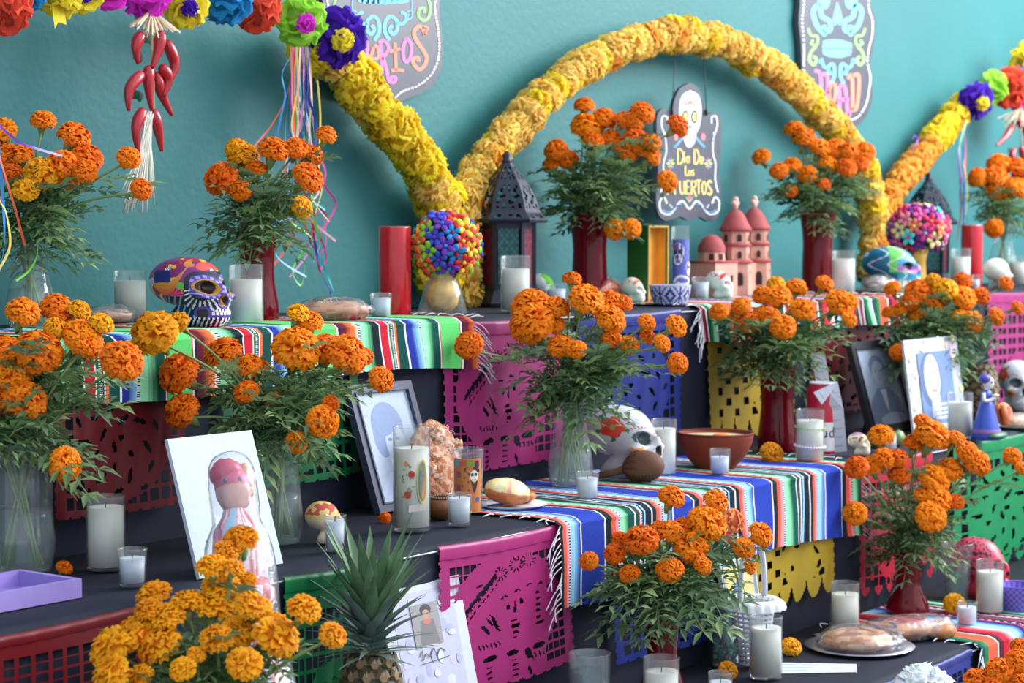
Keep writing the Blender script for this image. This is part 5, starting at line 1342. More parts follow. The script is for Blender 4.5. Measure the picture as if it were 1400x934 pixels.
bowl('small blue and white patterned bowl in front of the green box', 916, 417, 390, 57, 44, 0, MAT['paint'], talavera, lin((170, 176, 214)), seg=72)
t, b, m, H, r = bowl('wide reddish brown clay bowl on the blue serape', 978, 640, 591, 104, 56, 1, MAT['clay'], lambda i, j: lin((122, 52, 36)), lin((104, 44, 32)), seg=48)
mb = MB(); mb.col = lin((206, 190, 150)); mb.lathe([(r * .93, H * .90), (.001, H * .92)], 32); mb.col = lin((232, 130, 40)); mb.ell((.01, -.01, H * .91), (.025, .02, .006), 10, 6); mb.build('broth', MAT['matte'], t)
bowl('purple woven basket bowl at the lower right edge', 1392, 834, 799, 62, 52, 2, MAT['matte'], lambda i, j: lin((96, 78, 176)) if (i + j) % 2 else lin((130, 112, 206)), lin((110, 90, 190)), name='woven_bowl', seg=48)
b = onT(602, 709, 1, .003); m = mpp(b); t = thing('clay_pot', 'small shiny brown clay pot with a beaded rim', 'pot', b)
mb = MB(); mb.col = lin((120, 70, 34)); mb.lathe([(.001, 0), (12 * m, 0), (20 * m, 8 * m), (22 * m, 16 * m), (19 * m, 25 * m), (14 * m, 29 * m), (13 * m, 27 * m), (.001, 20 * m)], 24); mb.build('pot_body', MAT['paint'], t)
mb = MB(); mb.col = lin((96, 78, 66))
for i in range(26): mb.ell((15 * m * math.cos(i * .2417), 15 * m * math.sin(i * .2417), 29 * m), (2 * m,) * 3, 6, 5)
mb.build('beaded_rim', MAT['paint'], t)
# maraca
b = onT(880, 660, 1, .004); m = mpp(b); t = thing('maraca', 'brown carved gourd maraca lying on the blue serape', 'maraca', b)
M_ = Matrix.Rotation(-.10, 3, 'Y'); ax = (RT * .96 - FH * .28).normalized(); Rz = Matrix.Rotation(math.atan2(ax.y, ax.x), 3, 'Z')
mb = MB(); mb.ell((0, 0, 22 * m), (29 * m, 22 * m, 22 * m), 64, 20, Rz @ M_, fn=lambda i, j: lin((104, 72, 56)) if (j % 2 or i > 6) else lin((78, 52, 40))); mb.build('gourd', MAT['matte'], t)
mb = MB(); mb.col = lin((116, 82, 58)); e = -ax; mb.tube([Vector((0, 0, 18 * m)) + e * 26 * m, Vector((0, 0, 12 * m)) + e * 44 * m, Vector((0, 0, 8 * m)) + e * 64 * m], [6 * m, 4.6 * m, 4.4 * m], 10); mb.build('handle', MAT['matte'], t)
for q in range(12):
    a = 2 * PI * q / 12; pts = []
    for i in range(7):
        x = -.96 + .13 * i; rr = math.sqrt(max(0, 1 - x * x)) * 22.4 * m
        pts.append(Vector((0, 0, 22 * m)) + Rz @ M_ @ Vector((x * 29 * m, rr * math.cos(a), rr * math.sin(a))))
    mb = MB(); mb.col = lin((86, 56, 42)); mb.tube(pts, .9 * m, 4); mb.build('carved_rib', MAT['matte'], t)

# ------------------------------------------------------------------ breads and wrapped food
def crust(c1, c2, c3=None, sc=6.0):
    return lambda p: tuple(x for x in (c3 if c3 and noise.noise(p * sc * 2.3) > .28 else (c1 if noise.noise(p * sc) > 0 else c2)))
def blob(mb, c, r, c1, c2, amp=.12, fr=3, M=None, seg=26, rings=16, seed=0.0, zmin=None):
    def fn(i, j):
        n = noise.noise(Vector((i * .45 + seed, j * .33, seed))); return c1 if n > .0 else c2
    mb.ell(c, r, seg, rings, M, fn, amp, fr, zmin, seed)
def wrap(root, c, r, seed=1.0, zmin=None, M=None, amp=.16): 
    mb = MB(); mb.ell(c, r, 34, 20, M, None, amp, 4.0, zmin, seed); mb.build('cellophane', MAT['cello'], root)
BR1, BR2, BR3 = lin((150, 94, 54)), lin((186, 128, 82)), lin((236, 224, 206))
b = onT(455, 438, 0, .005); m = mpp(b); t = thing('wrapped_bread', 'long sugared bread wrapped in plastic on the green serape', 'bread', b)
mb = MB(); blob(mb, (0, 0, 13 * m), (50 * m, 26 * m, 15 * m), BR1, BR2, .12, 3, Matrix.Rotation(-.5, 3, 'Z')); blob(mb, (30 * m, -14 * m, 10 * m), (24 * m, 15 * m, 12 * m), lin((170, 116, 84)), BR2, .1); mb.build('crust', MAT['bread'], t)
mb = MB(); mb.col = lin((56, 60, 62)); mb.ell((0, 2 * m, 19 * m), (34 * m, 18 * m, 12 * m), 24, 12, Matrix.Rotation(-.5, 3, 'Z'), None, .1); mb.build('poppy_topping', MAT['bread'], t)
mb = MB(); mb.col = BR3
for i in range(70): a, q = rnd(0, 6.28), rnd(0, 1) ** .5; mb.ell((34 * m * q * math.cos(a), 20 * m * q * math.sin(a), 31 * m - 8 * m * q * q), (.9 * m,) * 3, 5, 4)
mb.build('sugar_grains', MAT['matte'], t, kind='stuff')
wrap(t, (0, 0, 14 * m), (56 * m, 30 * m, 19 * m), 2.0, -13 * m, Matrix.Rotation(-.5, 3, 'Z'))
b = onT(150, 442, 0, .005); m = mpp(b); t = thing('wrapped_bread', 'plastic wrapped bread on the top step by the left candle', 'bread', b)
mb = MB(); blob(mb, (0, 0, 9 * m), (36 * m, 24 * m, 11 * m), lin((150, 110, 84)), lin((176, 140, 110))); mb.build('crust', MAT['bread'], t); wrap(t, (0, 0, 10 * m), (42 * m, 28 * m, 16 * m), 5.0, -9 * m)
b = onT(822, 412, 0, .005); m = mpp(b); t = thing('glazed_bread', 'orange glazed bread roll in front of the tall red vase', 'bread', b)
mb = MB(); blob(mb, (0, 0, 12 * m), (36 * m, 26 * m, 20 * m), lin((206, 92, 50)), lin((216, 110, 66)), .08, zmin=-11 * m); mb.build('crust', MAT['bread'], t); wrap(t, (0, 0, 12 * m), (39 * m, 29 * m, 22 * m), 3.0, -11 * m)
b = onT(1203, 400, 0, .005); m = mpp(b); t = thing('plate', 'white plate on the right part of the top step', 'plate', b)
mb = MB(); mb.lathe([(.001, 0), (22 * m, 0), (40 * m, 3 * m), (41 * m, 4 * m), (24 * m, 1.5 * m), (.001, 1.5 * m)], 36); mb.build('dish', MAT['wax'], t)
b2 = b + Vector((0, 0, 2 * m)); t = thing('brown_bread', 'dark brown wrapped bread in front of the blue green skull', 'bread', b2)
mb = MB(); blob(mb, (-6 * m, 0, 9 * m), (28 * m, 18 * m, 11 * m), lin((110, 90, 84)), lin((140, 116, 104)), .15); blob(mb, (20 * m, -4 * m, 8 * m), (12 * m, 12 * m, 9 * m), lin((90, 72, 68)), lin((120, 98, 88)), .15); mb.build('crust', MAT['bread'], t); wrap(t, (0, 0, 9 * m), (38 * m, 22 * m, 14 * m), 8.0, -8 * m)
# pan de muerto leaning on the riser
b = onT(612, 693, 1, .002); m = mpp(b); t = thing('sugared_round_bread', 'large round sugar dusted bread leaning behind the printed glass', 'bread', b)
Mr = Matrix.Rotation(-.22, 3, 'X')
mb = MB(); c = Vector((0, 20 * m, 58 * m)); blob(mb, c, (48 * m, 22 * m, 60 * m), lin((176, 104, 66)), lin((206, 160, 128)), .14, 3, Mr, 84, 54, 3.0); mb.build('crust', MAT['bread'], t)
mb = MB()
for (x, z, r) in ((-6, 96, 13), (10, 78, 14), (-18, 70, 12), (24, 58, 12), (2, 52, 14), (-16, 40, 13), (18, 32, 12), (-30, 54, 10), (34, 80, 9), (0, 22, 11)): blob(mb, (x * m, (2 + z * .12) * m, z * m), (r * m, 10 * m, r * 1.1 * m), lin((216, 190, 172)), lin((182, 116, 80)), .3, 4, None, 28, 18, x)
mb.build('sugared_knobs', MAT['bread'], t)
mb = MB(); mb.col = lin((240, 230, 224))
for i in range(260):
    a, q = rnd(0, 6.28), rnd(0, 1) ** .5; mb.ell((46 * m * q * math.cos(a), (-4 + 12 * q * q) * m + 7 * m * math.sin(a) * q, (58 + 56 * q * math.sin(a)) * m), (.7 * m,) * 3, 4, 3)
mb.build('sugar_grains', MAT['matte'], t, kind='stuff')
b = onT(700, 694, 1, .003); m = mpp(b); t = thing('paper_plate', 'white lacy plate under the shell bread', 'plate', b)
mb = MB(); mb.lathe([(.001, 0), (34 * m, 0), (47 * m, 5 * m), (48 * m, 6 * m), (34 * m, 1.5 * m), (.001, 1.5 * m)], 40); mb.build('dish', MAT['fringe'], t)
t = thing('shell_bread', 'yellow and pink shell topped sweet bread on the white plate', 'bread', b + Vector((-.012, 0, .004)))
Mr = Matrix.Rotation(.16, 3, 'Y') @ Matrix.Rotation(.10, 3, 'X')
mb = MB(); blob(mb, (-4 * m, 0, 17 * m), (34 * m, 30 * m, 14 * m), lin((196, 120, 66)), lin((176, 100, 56)), .06, 3, Mr); mb.build('bun', MAT['bread'], t)
mb = MB(); mb.ell((-3 * m, 0, 21 * m), (33.5 * m, 30 * m, 18 * m), 36, 18, Mr, lambda i, j: lin((236, 170, 160)) if j % 9 == 4 else (lin((244, 226, 150)) if (j // 3) % 2 else lin((246, 236, 190))), .05, 3, -2 * m); mb.build('sugar_shell', MAT['bread'], t)
t = thing('bread_roll', 'small glossy brown bread roll behind the shell bread', 'bread', b + Vector((.055, .01, .006)))
mb = MB(); blob(mb, (0, 0, 8 * m), (19 * m, 17 * m, 9 * m), lin((176, 92, 50)), lin((196, 116, 66)), .06); mb.build('crust', MAT['bread'], t)
b = onT(1175, 886, 2, .003); m = mpp(b); t = thing('silver_tray', 'oval silver foil tray under the wrapped loaf', 'plate', b)
mb = MB(); mb.lathe([(.001, 0), (56 * m, 0), (74 * m, 3 * m), (75 * m, 4.5 * m), (56 * m, 2 * m), (.001, 1.5 * m)], 48); mb.build('tray', solid('foil', (176, 178, 190), .3, .1, 30, metal=.7), t)
t = thing('wrapped_loaf', 'flat round loaf wrapped in plastic on the silver tray', 'bread', b + Vector((0, 0, 2 * m)))
mb = MB(); blob(mb, (-6 * m, 0, 11 * m), (52 * m, 46 * m, 14 * m), lin((176, 116, 74)), lin((206, 156, 112)), .14, 4); mb.build('crust', MAT['bread'], t); wrap(t, (2 * m, 0, 10 * m), (64 * m, 58 * m, 18 * m), 6.0, -9 * m, None, .22)
b = onT(1243, 872, 2, .003); m = mpp(b); t = thing('figure_bread', 'figure shaped bread with red sugar wrapped in plastic', 'bread', b, -.55)
mb = MB(); blob(mb, (-8 * m, 0, 13 * m), (50 * m, 30 * m, 14 * m), lin((176, 112, 70)), lin((196, 132, 86)), .12); blob(mb, (-58 * m, 6 * m, 12 * m), (24 * m, 22 * m, 12 * m), lin((182, 122, 78)), lin((166, 100, 60)), .1)
for (x, y) in ((38, -22), (52, 4), (30, 24)): blob(mb, (x * m, y * m, 10 * m), (22 * m, 12 * m, 11 * m), lin((186, 120, 76)), lin((196, 132, 86)), .12)
mb.build('crust', MAT['bread'], t)
mb = MB(); blob(mb, (-4 * m, 0, 16 * m), (40 * m, 26 * m, 13 * m), lin((156, 30, 52)), lin((176, 56, 66)), .12); mb.build('red_sugar', MAT['bread'], t)
mb = MB(); mb.col = lin((64, 54, 130)); mb.ell((-60 * m, -10 * m, 20 * m), (9 * m, 5 * m, 4 * m), 10, 6); mb.box((-34 * m, 0, 22 * m), (4 * m, 40 * m, 6 * m)); mb.build('icing', MAT['paint'], t)
wrap(t, (-4 * m, 0, 13 * m), (76 * m, 36 * m, 19 * m), 9.0, -12 * m)
# ------------------------------------------------------------------ picture frames and boards
def frame(label, k, pbl, pxr, hpx, tilt, border, depth_, fcol, fmat, art, name='picture_frame', cat='picture frame', ridges=False, stand=True, mount=None, yaw=0.0):
    b = onT(pbl[0], pbl[1], k, .002); m = mpp(b)
    X1 = hity(pxr, pbl[1], b.y).x; w_ = X1 - b.x; h = hpx * m / math.cos(math.radians(tilt)); bd = border * m
    t = thing(name, label, cat, b, yaw); t.rotation_euler = (-math.radians(tilt), 0, yaw)
    mb = MB(); mb.col = fcol
    if border:
        for (cx, cz, sx, sz) in ((bd / 2, h / 2, bd, h), (w_ - bd / 2, h / 2, bd, h), (w_ / 2, bd / 2, w_ - 2 * bd, bd), (w_ / 2, h - bd / 2, w_ - 2 * bd, bd)): mb.box((cx, 0, cz), (sx, depth_, sz))
        for (cx, cz, sx, sz) in ((bd * .92, h / 2, bd * .2, h - 1.6 * bd), (w_ - bd * .92, h / 2, bd * .2, h - 1.6 * bd), (w_ / 2, bd * .92, w_ - 1.8 * bd, bd * .2), (w_ / 2, h - bd * .92, w_ - 1.8 * bd, bd * .2)): mb.box((cx, -depth_ * .5, cz), (sx, depth_ * .4, sz))
        mb.build('frame_moulding', fmat, t, smooth=False)
        if ridges:
            mb = MB(); mb.col = tuple(v * 1.6 for v in fcol)
            for i in range(34): mb.box((bd * .45, -depth_ * .52, h * (i + .5) / 34), (bd * .6, depth_ * .2, h / 34 * .45))
            mb.build('carved_ridges', fmat, t, smooth=False, kind='stuff')
    mb = MB(); mb.col = mount or lin((190, 202, 222)); mb.box((w_ / 2, depth_ * .1, h / 2), (w_ - bd * 1.2, depth_ * .5, h - bd * 1.2)); sh_ = mb.build('print_sheet', MAT['print'], t, smooth=False)
    iw, ih = w_ - 2 * bd, h - 2 * bd; y0 = -depth_ * .15 - .0006
    mb = MB(); lay = [0]
    def F(u, v): return Vector((bd + u * iw, y0 - lay[0] * .00006, bd + v * ih))
    if art: art(mb, F, lay); mb.build('printed_portrait', MAT['print'], sh_, smooth=False)
    if stand:
        mb = MB(); mb.col = lin((40, 40, 46)); tl = math.radians(tilt); L = h * .55; 
        mb.box((w_ / 2, depth_ * .5 + L * .26, L * .47), (w_ * .22, .004, L), Matrix.Rotation(math.radians(tilt) + .28, 3, 'X')); mb.build('easel_back', MAT['print'], t, smooth=False)
    return t
def d_(mb, F, lay, c, cx, cy, rx, ry, n=22, ang=0.0): lay[0] += 1; mb.col = lin(c); disc2d(mb, cx, cy, rx, ry, F, n, ang)
def p_(mb, F, lay, c, pts): lay[0] += 1; mb.col = lin(c); mb.poly([F(*p) for p in pts])
def art_woman(mb, F, lay):
    p_(mb, F, lay, (168, 184, 208), [(0, 0), (1, 0), (1, 1), (0, 1)])
    p_(mb, F, lay, (178, 190, 222), [(0, 0), (.95, 0), (.8, .18), (.6, .25), (.3, .26), (.1, .12)])
    p_(mb, F, lay, (206, 216, 238), [(.38, .2), (.62, .2), (.62, .42), (.38, .42)])
    d_(mb, F, lay, (120, 140, 182), .47, .69, .30, .22); d_(mb, F, lay, (120, 140, 182), .30, .58, .14, .18)
    d_(mb, F, lay, (184, 196, 216), .55, .50, .19, .21); d_(mb, F, lay, (120, 140, 182), .48, .72, .25, .11, 18, .3)
    for x in (.45, .60): d_(mb, F, lay, (120, 136, 180), x, .56, .045, .016)
    lay[0] += 1; mb.col = lin((130, 146, 190)); stroke2d(mb, [(.44, .61), (.62, .60)], .008, F); stroke2d(mb, [(.53, .54), (.50, .47), (.54, .46)], .012, F)
    d_(mb, F, lay, (166, 150, 186), .53, .40, .07, .018)
frame('dark blue framed portrait behind the tall printed candle', 1, (516, 703), 602, 172, 19, 13, .018, lin((66, 72, 96)), MAT['wood'], art_woman)
def art_man(mb, F, lay):
    p_(mb, F, lay, (160, 176, 198), [(0, 0), (1, 0), (1, 1), (0, 1)])
    p_(mb, F, lay, (120, 138, 170), [(.05, 0), (.95, 0), (.9, .3), (.65, .48), (.35, .48), (.1, .3)])
    p_(mb, F, lay, (214, 226, 242), [(.42, .46), (.58, .46), (.52, .15)]); d_(mb, F, lay, (112, 130, 164), .47, .76, .2, .15); d_(mb, F, lay, (178, 190, 208), .48, .68, .165, .155)
    for x in (.41, .55): d_(mb, F, lay, (130, 146, 184), x, .70, .03, .012)
    d_(mb, F, lay, (160, 160, 190), .48, .60, .06, .010); d_(mb, F, lay, (176, 190, 214), .60, .06, .34, .09)
frame('black ridged frame with a faded portrait of a man', 1, (1190, 596), 1250, 126, 16, 11, .018, lin((36, 38, 48)), MAT['wood'], art_man, ridges=True)
def art_glasses(mb, F, lay):
    p_(mb, F, lay, (188, 198, 208), [(0, 0), (1, 0), (1, 1), (0, 1)])
    for i in range(46):
        a = i % 4; u, v = (rnd(.02, .16), rnd(0, 1)) if a == 0 else (rnd(.84, .98), rnd(0, 1)) if a == 1 else (rnd(0, 1), rnd(.88, .98)) if a == 2 else (rnd(0, 1), rnd(.02, .12))
        d_(mb, F, lay, random.choice(((246, 240, 190), (244, 206, 214), (206, 236, 226), (240, 226, 160), (226, 200, 226))), u, v, rnd(.02, .045), rnd(.02, .04), 9)
    p_(mb, F, lay, (110, 136, 184), [(.2, .14), (.82, .14), (.82, .86), (.2, .86)])
    d_(mb, F, lay, (86, 104, 150), .40, .58, .2, .28); d_(mb, F, lay, (200, 206, 216), .43, .60, .145, .24)
    p_(mb, F, lay, (190, 198, 210), [(.36, .2), (.52, .2), (.54, .42), (.38, .42)])
    lay[0] += 1; mb.col = lin((140, 154, 190)); stroke2d(mb, [(.30, .64), (.58, .66)], .012, F); stroke2d(mb, [(.33, .60), (.40, .58), (.44, .62)], .008, F); stroke2d(mb, [(.47, .62), (.53, .59), (.58, .64)], .008, F)
    d_(mb, F, lay, (206, 130, 140), .45, .47, .06, .014); d_(mb, F, lay, (96, 110, 160), .72, .36, .09, .075); p_(mb, F, lay, (80, 120, 196), [(.68, .14), (.8, .14), (.8, .32), (.68, .32)])
    for i in range(4): p_(mb, F, lay, (226, 232, 242), [(.42, .18 + i * .045), (.64, .18 + i * .045), (.64, .20 + i * .045), (.42, .20 + i * .045)])
frame('white framed portrait with pastel border right of the black frame', 1, (1250, 604), 1322, 138, 8, 0, .012, lin((226, 232, 240)), MAT['wood'], art_glasses, mount=lin((190, 198, 206)))
frame('blank white canvas board on the middle step behind the wrapped figure', 1, (272, 792), 386, 188, 18, 0, .016, lin((220, 232, 244)), MAT['wood'], None, name='white_canvas', cat='canvas', mount=lin((192, 206, 222)))
def art_memorial(mb, F, lay):
    p_(mb, F, lay, (186, 188, 212), [(.12, .05), (.88, .05), (.88, .92), (.12, .92)])
    for i in range(30): d_(mb, F, lay, random.choice(((206, 208, 226), (170, 174, 204), (196, 190, 214))), rnd(.16, .84), rnd(.1, .88), rnd(.02, .06), rnd(.015, .04), 9)
    p_(mb, F, lay, (150, 146, 150), [(.32, .62), (.66, .62), (.66, .85), (.32, .85)]); d_(mb, F, lay, (66, 60, 70), .5, .815, .07, .03); d_(mb, F, lay, (190, 150, 136), .5, .79, .045, .025)
    p_(mb, F, lay, (120, 116, 120), [(.38, .625), (.62, .625), (.58, .76), (.42, .76)]); d_(mb, F, lay, (206, 110, 100), .5, .75, .05, .014)
    lay[0] += 1; mb.col = lin((90, 84, 96))
    stroke2d(mb, [(.34, .57), (.38, .60), (.37, .55), (.42, .58), (.46, .56), (.52, .60), (.55, .56), (.60, .59), (.66, .57)], .008, F); stroke2d(mb, [(.34, .53), (.60, .535), (.70, .54)], .004, F)
frame('white memorial photograph card leaning below the pink banner', 2, (560, 1056), 668, 252, 13, 0, .006, lin((230, 230, 240)), MAT['wood'], art_memorial, name='photo_card', cat='photograph', stand=False, mount=lin((200, 206, 220)))
def art_saint(mb, F, lay):
    p_(mb, F, lay, (206, 190, 120), [(.08, .36), (.92, .36), (.92, .95), (.08, .95)]); d_(mb, F, lay, (96, 140, 196), .45, .58, .2, .22); d_(mb, F, lay, (214, 160, 110), .55, .76, .1, .09)
    lay[0] += 1; mb.col = lin((96, 100, 110))
    for i in range(4): stroke2d(mb, [(.4 + .12 * i, .18), (.4 + .12 * i, .28)], .03, F)
    for i in range(4): stroke2d(mb, [(.35 + .12 * i, .05), (.42 + .12 * i, .07)], .03, F)
frame('small framed holy picture behind the bottle of green beads', 2, (1000, 892), 1046, 138, 9, 4, .01, lin((206, 210, 216)), MAT['wood'], art_saint)

# ------------------------------------------------------------------ wrapped figure
b = hity(372, 1100, YE[1] - .27); b.z = TZ[2] + .003; m = mpp(b)
tp = hity(319, 672, YE[1] - .035)
t = thing('wrapped_figurine', 'pink and blue painted figurine wrapped in clear cellophane', 'figurine', b); t.rotation_euler = (tp - b).to_track_quat('Z', 'X').to_euler()
FIGC = [lin(c) for c in ((226, 150, 176), (150, 196, 226), (236, 214, 222), (196, 60, 84), (206, 156, 148), (206, 104, 144))]
H = (tp - b).length / .90
zx = (tp - b).normalized(); yx = -(Vector((-.75, -1, 0)) - zx * zx.dot(Vector((-.75, -1, 0)))).normalized(); xx = yx.cross(zx)
t.rotation_euler = Matrix((xx, yx, zx)).transposed().to_euler()
prof = [(.125, 0), (.13, .02), (.115, .15), (.09, .35), (.07, .52), (.055, .60), (.06, .66), (.066, .74), (.058, .80), (.035, .835), (.03, .85)]
pz = [p[1] for p in prof]; pr = [(float(np.interp(.85 * q / 110, pz, [p[0] for p in prof])) * H, .85 * q / 110 * H) for q in range(111)]
mb = MB(); NS = 96
def fcol(i, j):
    z = pr[i][1] / H; a = 2 * PI * j / NS
    v = Vector((math.cos(a) * 1.1, math.sin(a) * 1.1, z * 6 + .6 * math.sin(a * 2))); n = noise.noise(v * 1.3 + Vector((3, 1, 0))); k = noise.noise(Vector((math.cos(a) * 6, math.sin(a) * 6, z * 9)))
    if .60 < z < .665 and n > -.3: return FIGC[3] if k > -.15 else FIGC[2]
    if n > .16: return FIGC[1]
    if n > -.08: return FIGC[0] if k > -.1 else FIGC[5]
    return FIGC[2] if k > -.05 else (FIGC[4] if k > -.3 else FIGC[3])
mb.lathe(pr, NS, capb=True, sq=.8, fn=fcol); mb.build('gown', MAT['paint'], t)
mb = MB(); mb.ell((0, 0, .905 * H), (.043 * H, .043 * H, .062 * H), 24, 16, None, lambda i, j: FIGC[4] if i < 8 else lin((206, 84, 120)), .10); mb.build('head', MAT['paint'], t)
mb = MB(); mb.col = lin((206, 60, 100)); mb.ell((-.012 * H, .0, .945 * H), (.041 * H, .043 * H, .034 * H), 18, 10, None, None, .2); mb.col = lin((196, 140, 110)); mb.ell((.028 * H, .01 * H, .925 * H), (.028 * H, .036 * H, .046 * H), 14, 10, None, None, .2); mb.build('headdress', MAT['paint'], t)
mb = MB(); mb.col = lin((60, 80, 120))
for x in (-.017, .017): mb.ell((x * H - .006 * H, -.0405 * H, .915 * H), (.006 * H, .004 * H, .007 * H), 8, 6)
mb.build('eyes', MAT['paint'], t)
mb = MB()
mb.lathe([(.058 * H, .605 * H), (.072 * H, .62 * H), (.074 * H, .645 * H), (.062 * H, .665 * H)], 48, sq=.84, fn=lambda i, j: FIGC[3] if noise.noise(Vector((j * .4, i, 0))) > -.1 else FIGC[2]); mb.build('red_sash', MAT['paint'], t)
mb = MB(); mb.col = lin((90, 150, 206)); mb.box((.0, -.056 * H, .755 * H), (.012 * H, .01 * H, .08 * H)); mb.box((.0, -.057 * H, .765 * H), (.036 * H, .01 * H, .016 * H)); mb.build('blue_cross', MAT['paint'], t, smooth=False)
mb = MB(); cp = [(.0005, 1.0), (.035, .99), (.055, .95), (.058, .87), (.058, .82), (.08, .76), (.085, .66), (.08, .56), (.105, .36), (.13, .15), (.15, .0)]
cpp = spline([(r, z) for r, z in cp], 4); rows = []
for i, p in enumerate(cpp): rows.append([(p.x * H * (1 + .10 * noise.noise(Vector((j * 1.9, i * .12, 2)))) * math.cos(2 * PI * j / 44), p.x * H * .85 * (1 + .10 * noise.noise(Vector((j * 1.9, i * .12, 2)))) * math.sin(2 * PI * j / 44), p.y * H) for j in range(44)])
mb.grid(rows, True); mb.build('cellophane', MAT['cello'], t)

# ------------------------------------------------------------------ pineapples
def eye_mesh():
    mb = MB(); mb.col = lin((110, 92, 66)); n = 6
    ring = [(math.cos(2 * PI * j / n), math.sin(2 * PI * j / n), 0) for j in range(n)]; r2 = [(.55 * x, .55 * y, .38) for x, y, z in ring]
    ids = mb.grid([ring, r2], True, lambda i, j: lin((70, 68, 50)) if j % 2 else lin((96, 82, 58))); mb.col = lin((150, 122, 88)); mb.face(ids[1])
    mb.col = lin((190, 170, 140)); a = mb.add((.12, .1, .36)); c = mb.add((-.12, .1, .36)); e = mb.add((0, .75, .62)); mb.face((a, e, c))
    me = mb.mesh('pineapple_eye'); me.materials.append(MAT['crown']); return me
EYE = eye_mesh()
def pineapple(label, px, base, k, w_, hf, hc, seed, nl=84, rz=0.0):
    R = random.Random(seed); b = onT(px, base, k, .002); m = mpp(b); r = w_ * m / 2; h = hf * m
    t = thing('pineapple', label, 'pineapple', b)
    mb = MB(); mb.col = lin((92, 80, 52)); mb.lathe([(.001, 0), (r * .62, .0)] + [(r * .95 * math.sin(PI * (.22 + .60 * q / 10)) ** .6, h * (.02 + .96 * q / 10)) for q in range(11)] + [(r * .35, h), (.001, h)], 24); mb.build('fruit', MAT['crown'], t)
    rows = max(6, int(h / (r * .34)))
    for i in range(rows):
        f = (i + .5) / rows; rr = r * .95 * math.sin(PI * (.22 + .60 * f)) ** .6; z = h * f; n = 11
        dr = math.cos(PI * (.22 + .60 * f)) * .6
        for j in range(n):
            a = 2 * PI * (j + .5 * (i % 2)) / n
            o = bpy.data.objects.new('scale', EYE); COL.objects.link(o); o.parent = t; s = rr * PI / n * 1.08
            d = Vector((math.cos(a), math.sin(a), -dr * .4)).normalized()
            o.location = (rr * math.cos(a), rr * math.sin(a), z)
            X = Vector((-math.sin(a), math.cos(a), 0)); Yv = d.cross(X).normalized()
            Yv = Yv if Yv.z > 0 else -Yv; X = Yv.cross(d)
            o.rotation_euler = Matrix((X, Yv, d)).transposed().to_euler(); o.scale = (s, s * 1.12, s * .8)
    top = Vector((0, 0, h * .97)); H = hc * m
    for i in range(nl):
        f = i / (nl - 1); a = i * 2.39996 + R.uniform(-.2, .2)
        L = H * (.34 + .42 * f) * R.uniform(.85, 1.1); up = .15 + 2.2 * f ** 1.3; d = Vector((math.cos(a), math.sin(a), up)).normalized()
        zb = top + Vector((0, 0, H * .42 * f)); wd = r * (.26 + .28 * f) * R.uniform(.85, 1.1); sd = Vector((-math.sin(a), math.cos(a), 0))
        mb = MB(); g = R.uniform(.8, 1.2); c = tuple(v * g for v in lin((98, 132, 96) if f > .6 else (104, 124, 118)))
        rws = []
        for q in range(6):
            u = q / 5; droop = Vector((math.cos(a), math.sin(a), -.7)) * (L * .30 * u * u * (1.1 - f))
            p = zb + Vector((math.cos(a), math.sin(a), 0)) * r * .16 + d * L * u + droop; ww = wd * (1 - u ** 1.6) * .5 + .0004
            fold = Vector((math.cos(a), math.sin(a), 0)) * ww * .45
            rws.append([p + sd * ww + fold * -.2, p + fold, p - sd * ww + fold * -.2])
        mb.col = c; mb.grid(rws); mb.build('crown_leaf', MAT['crown'], t)
pineapple('large pineapple with a tall spiky crown on the bottom step', 508, 1082, 2, 96, 190, 172, 3)
pineapple('pineapple behind the figurine in the blue dress', 1340, 572, 1, 48, 74, 76, 9, nl=30)

# ------------------------------------------------------------------ figurine in the blue dress
b = onT(1348, 601, 1, .003); m = mpp(b); t = thing('skeleton_figurine', 'skeleton lady figurine in a royal blue dress', 'figurine', b)
DB = lin((56, 84, 190))
mb = MB(); mb.col = DB; mb.lathe([(.001, 0), (23 * m, 0), (22 * m, 10 * m), (17 * m, 28 * m), (11 * m, 48 * m), (8 * m, 56 * m), (.001, 56 * m)], 24, sq=.85); mb.build('skirt', MAT['paint'], t)
mb = MB(); mb.col = lin((150, 100, 170)); mb.lathe([(22.6 * m, 10 * m), (22.8 * m, 12 * m), (21.8 * m, 15 * m)], 24, sq=.86); mb.build('hem_trim', MAT['paint'], t)
mb = MB(); mb.col = DB; mb.ell((0, 0, 60 * m), (9.5 * m, 7.5 * m, 9 * m), 14, 10); mb.build('bodice', MAT['paint'], t)
mb = MB(); mb.col = lin((232, 232, 236)); mb.ell((2 * m, -2 * m, 78 * m), (7 * m, 7.5 * m, 9 * m), 16, 12); mb.tube([(0, 0, 66 * m), (1 * m, 0, 73 * m)], 3 * m, 8); mb.build('skull_face', MAT['paint'], t)
mb = MB(); mb.col = lin((30, 30, 40))
for x in (-2.5, 3.5): mb.ell((x * m, -8.6 * m, 79 * m), (1.5 * m, 1.2 * m, 1.8 * m), 7, 5)
mb.build('eye_sockets', MAT['paint'], t)
mb = MB(); mb.col = lin((80, 74, 170)); mb.ell((-1 * m, 2 * m, 83 * m), (9.5 * m, 9 * m, 7 * m), 14, 10); mb.build('head_scarf', MAT['paint'], t)
mb = MB(); mb.col = lin((232, 232, 236))
for sg in (-1, 1): mb.tube(spline([(sg * 9 * m, 0, 64 * m), (sg * 13 * m, -3 * m, 54 * m), (sg * 5 * m, -10 * m, 56 * m), (sg * 1 * m, -11 * m, 60 * m)], 4), 2.4 * m, 8)
mb.build('arms', MAT['paint'], t)
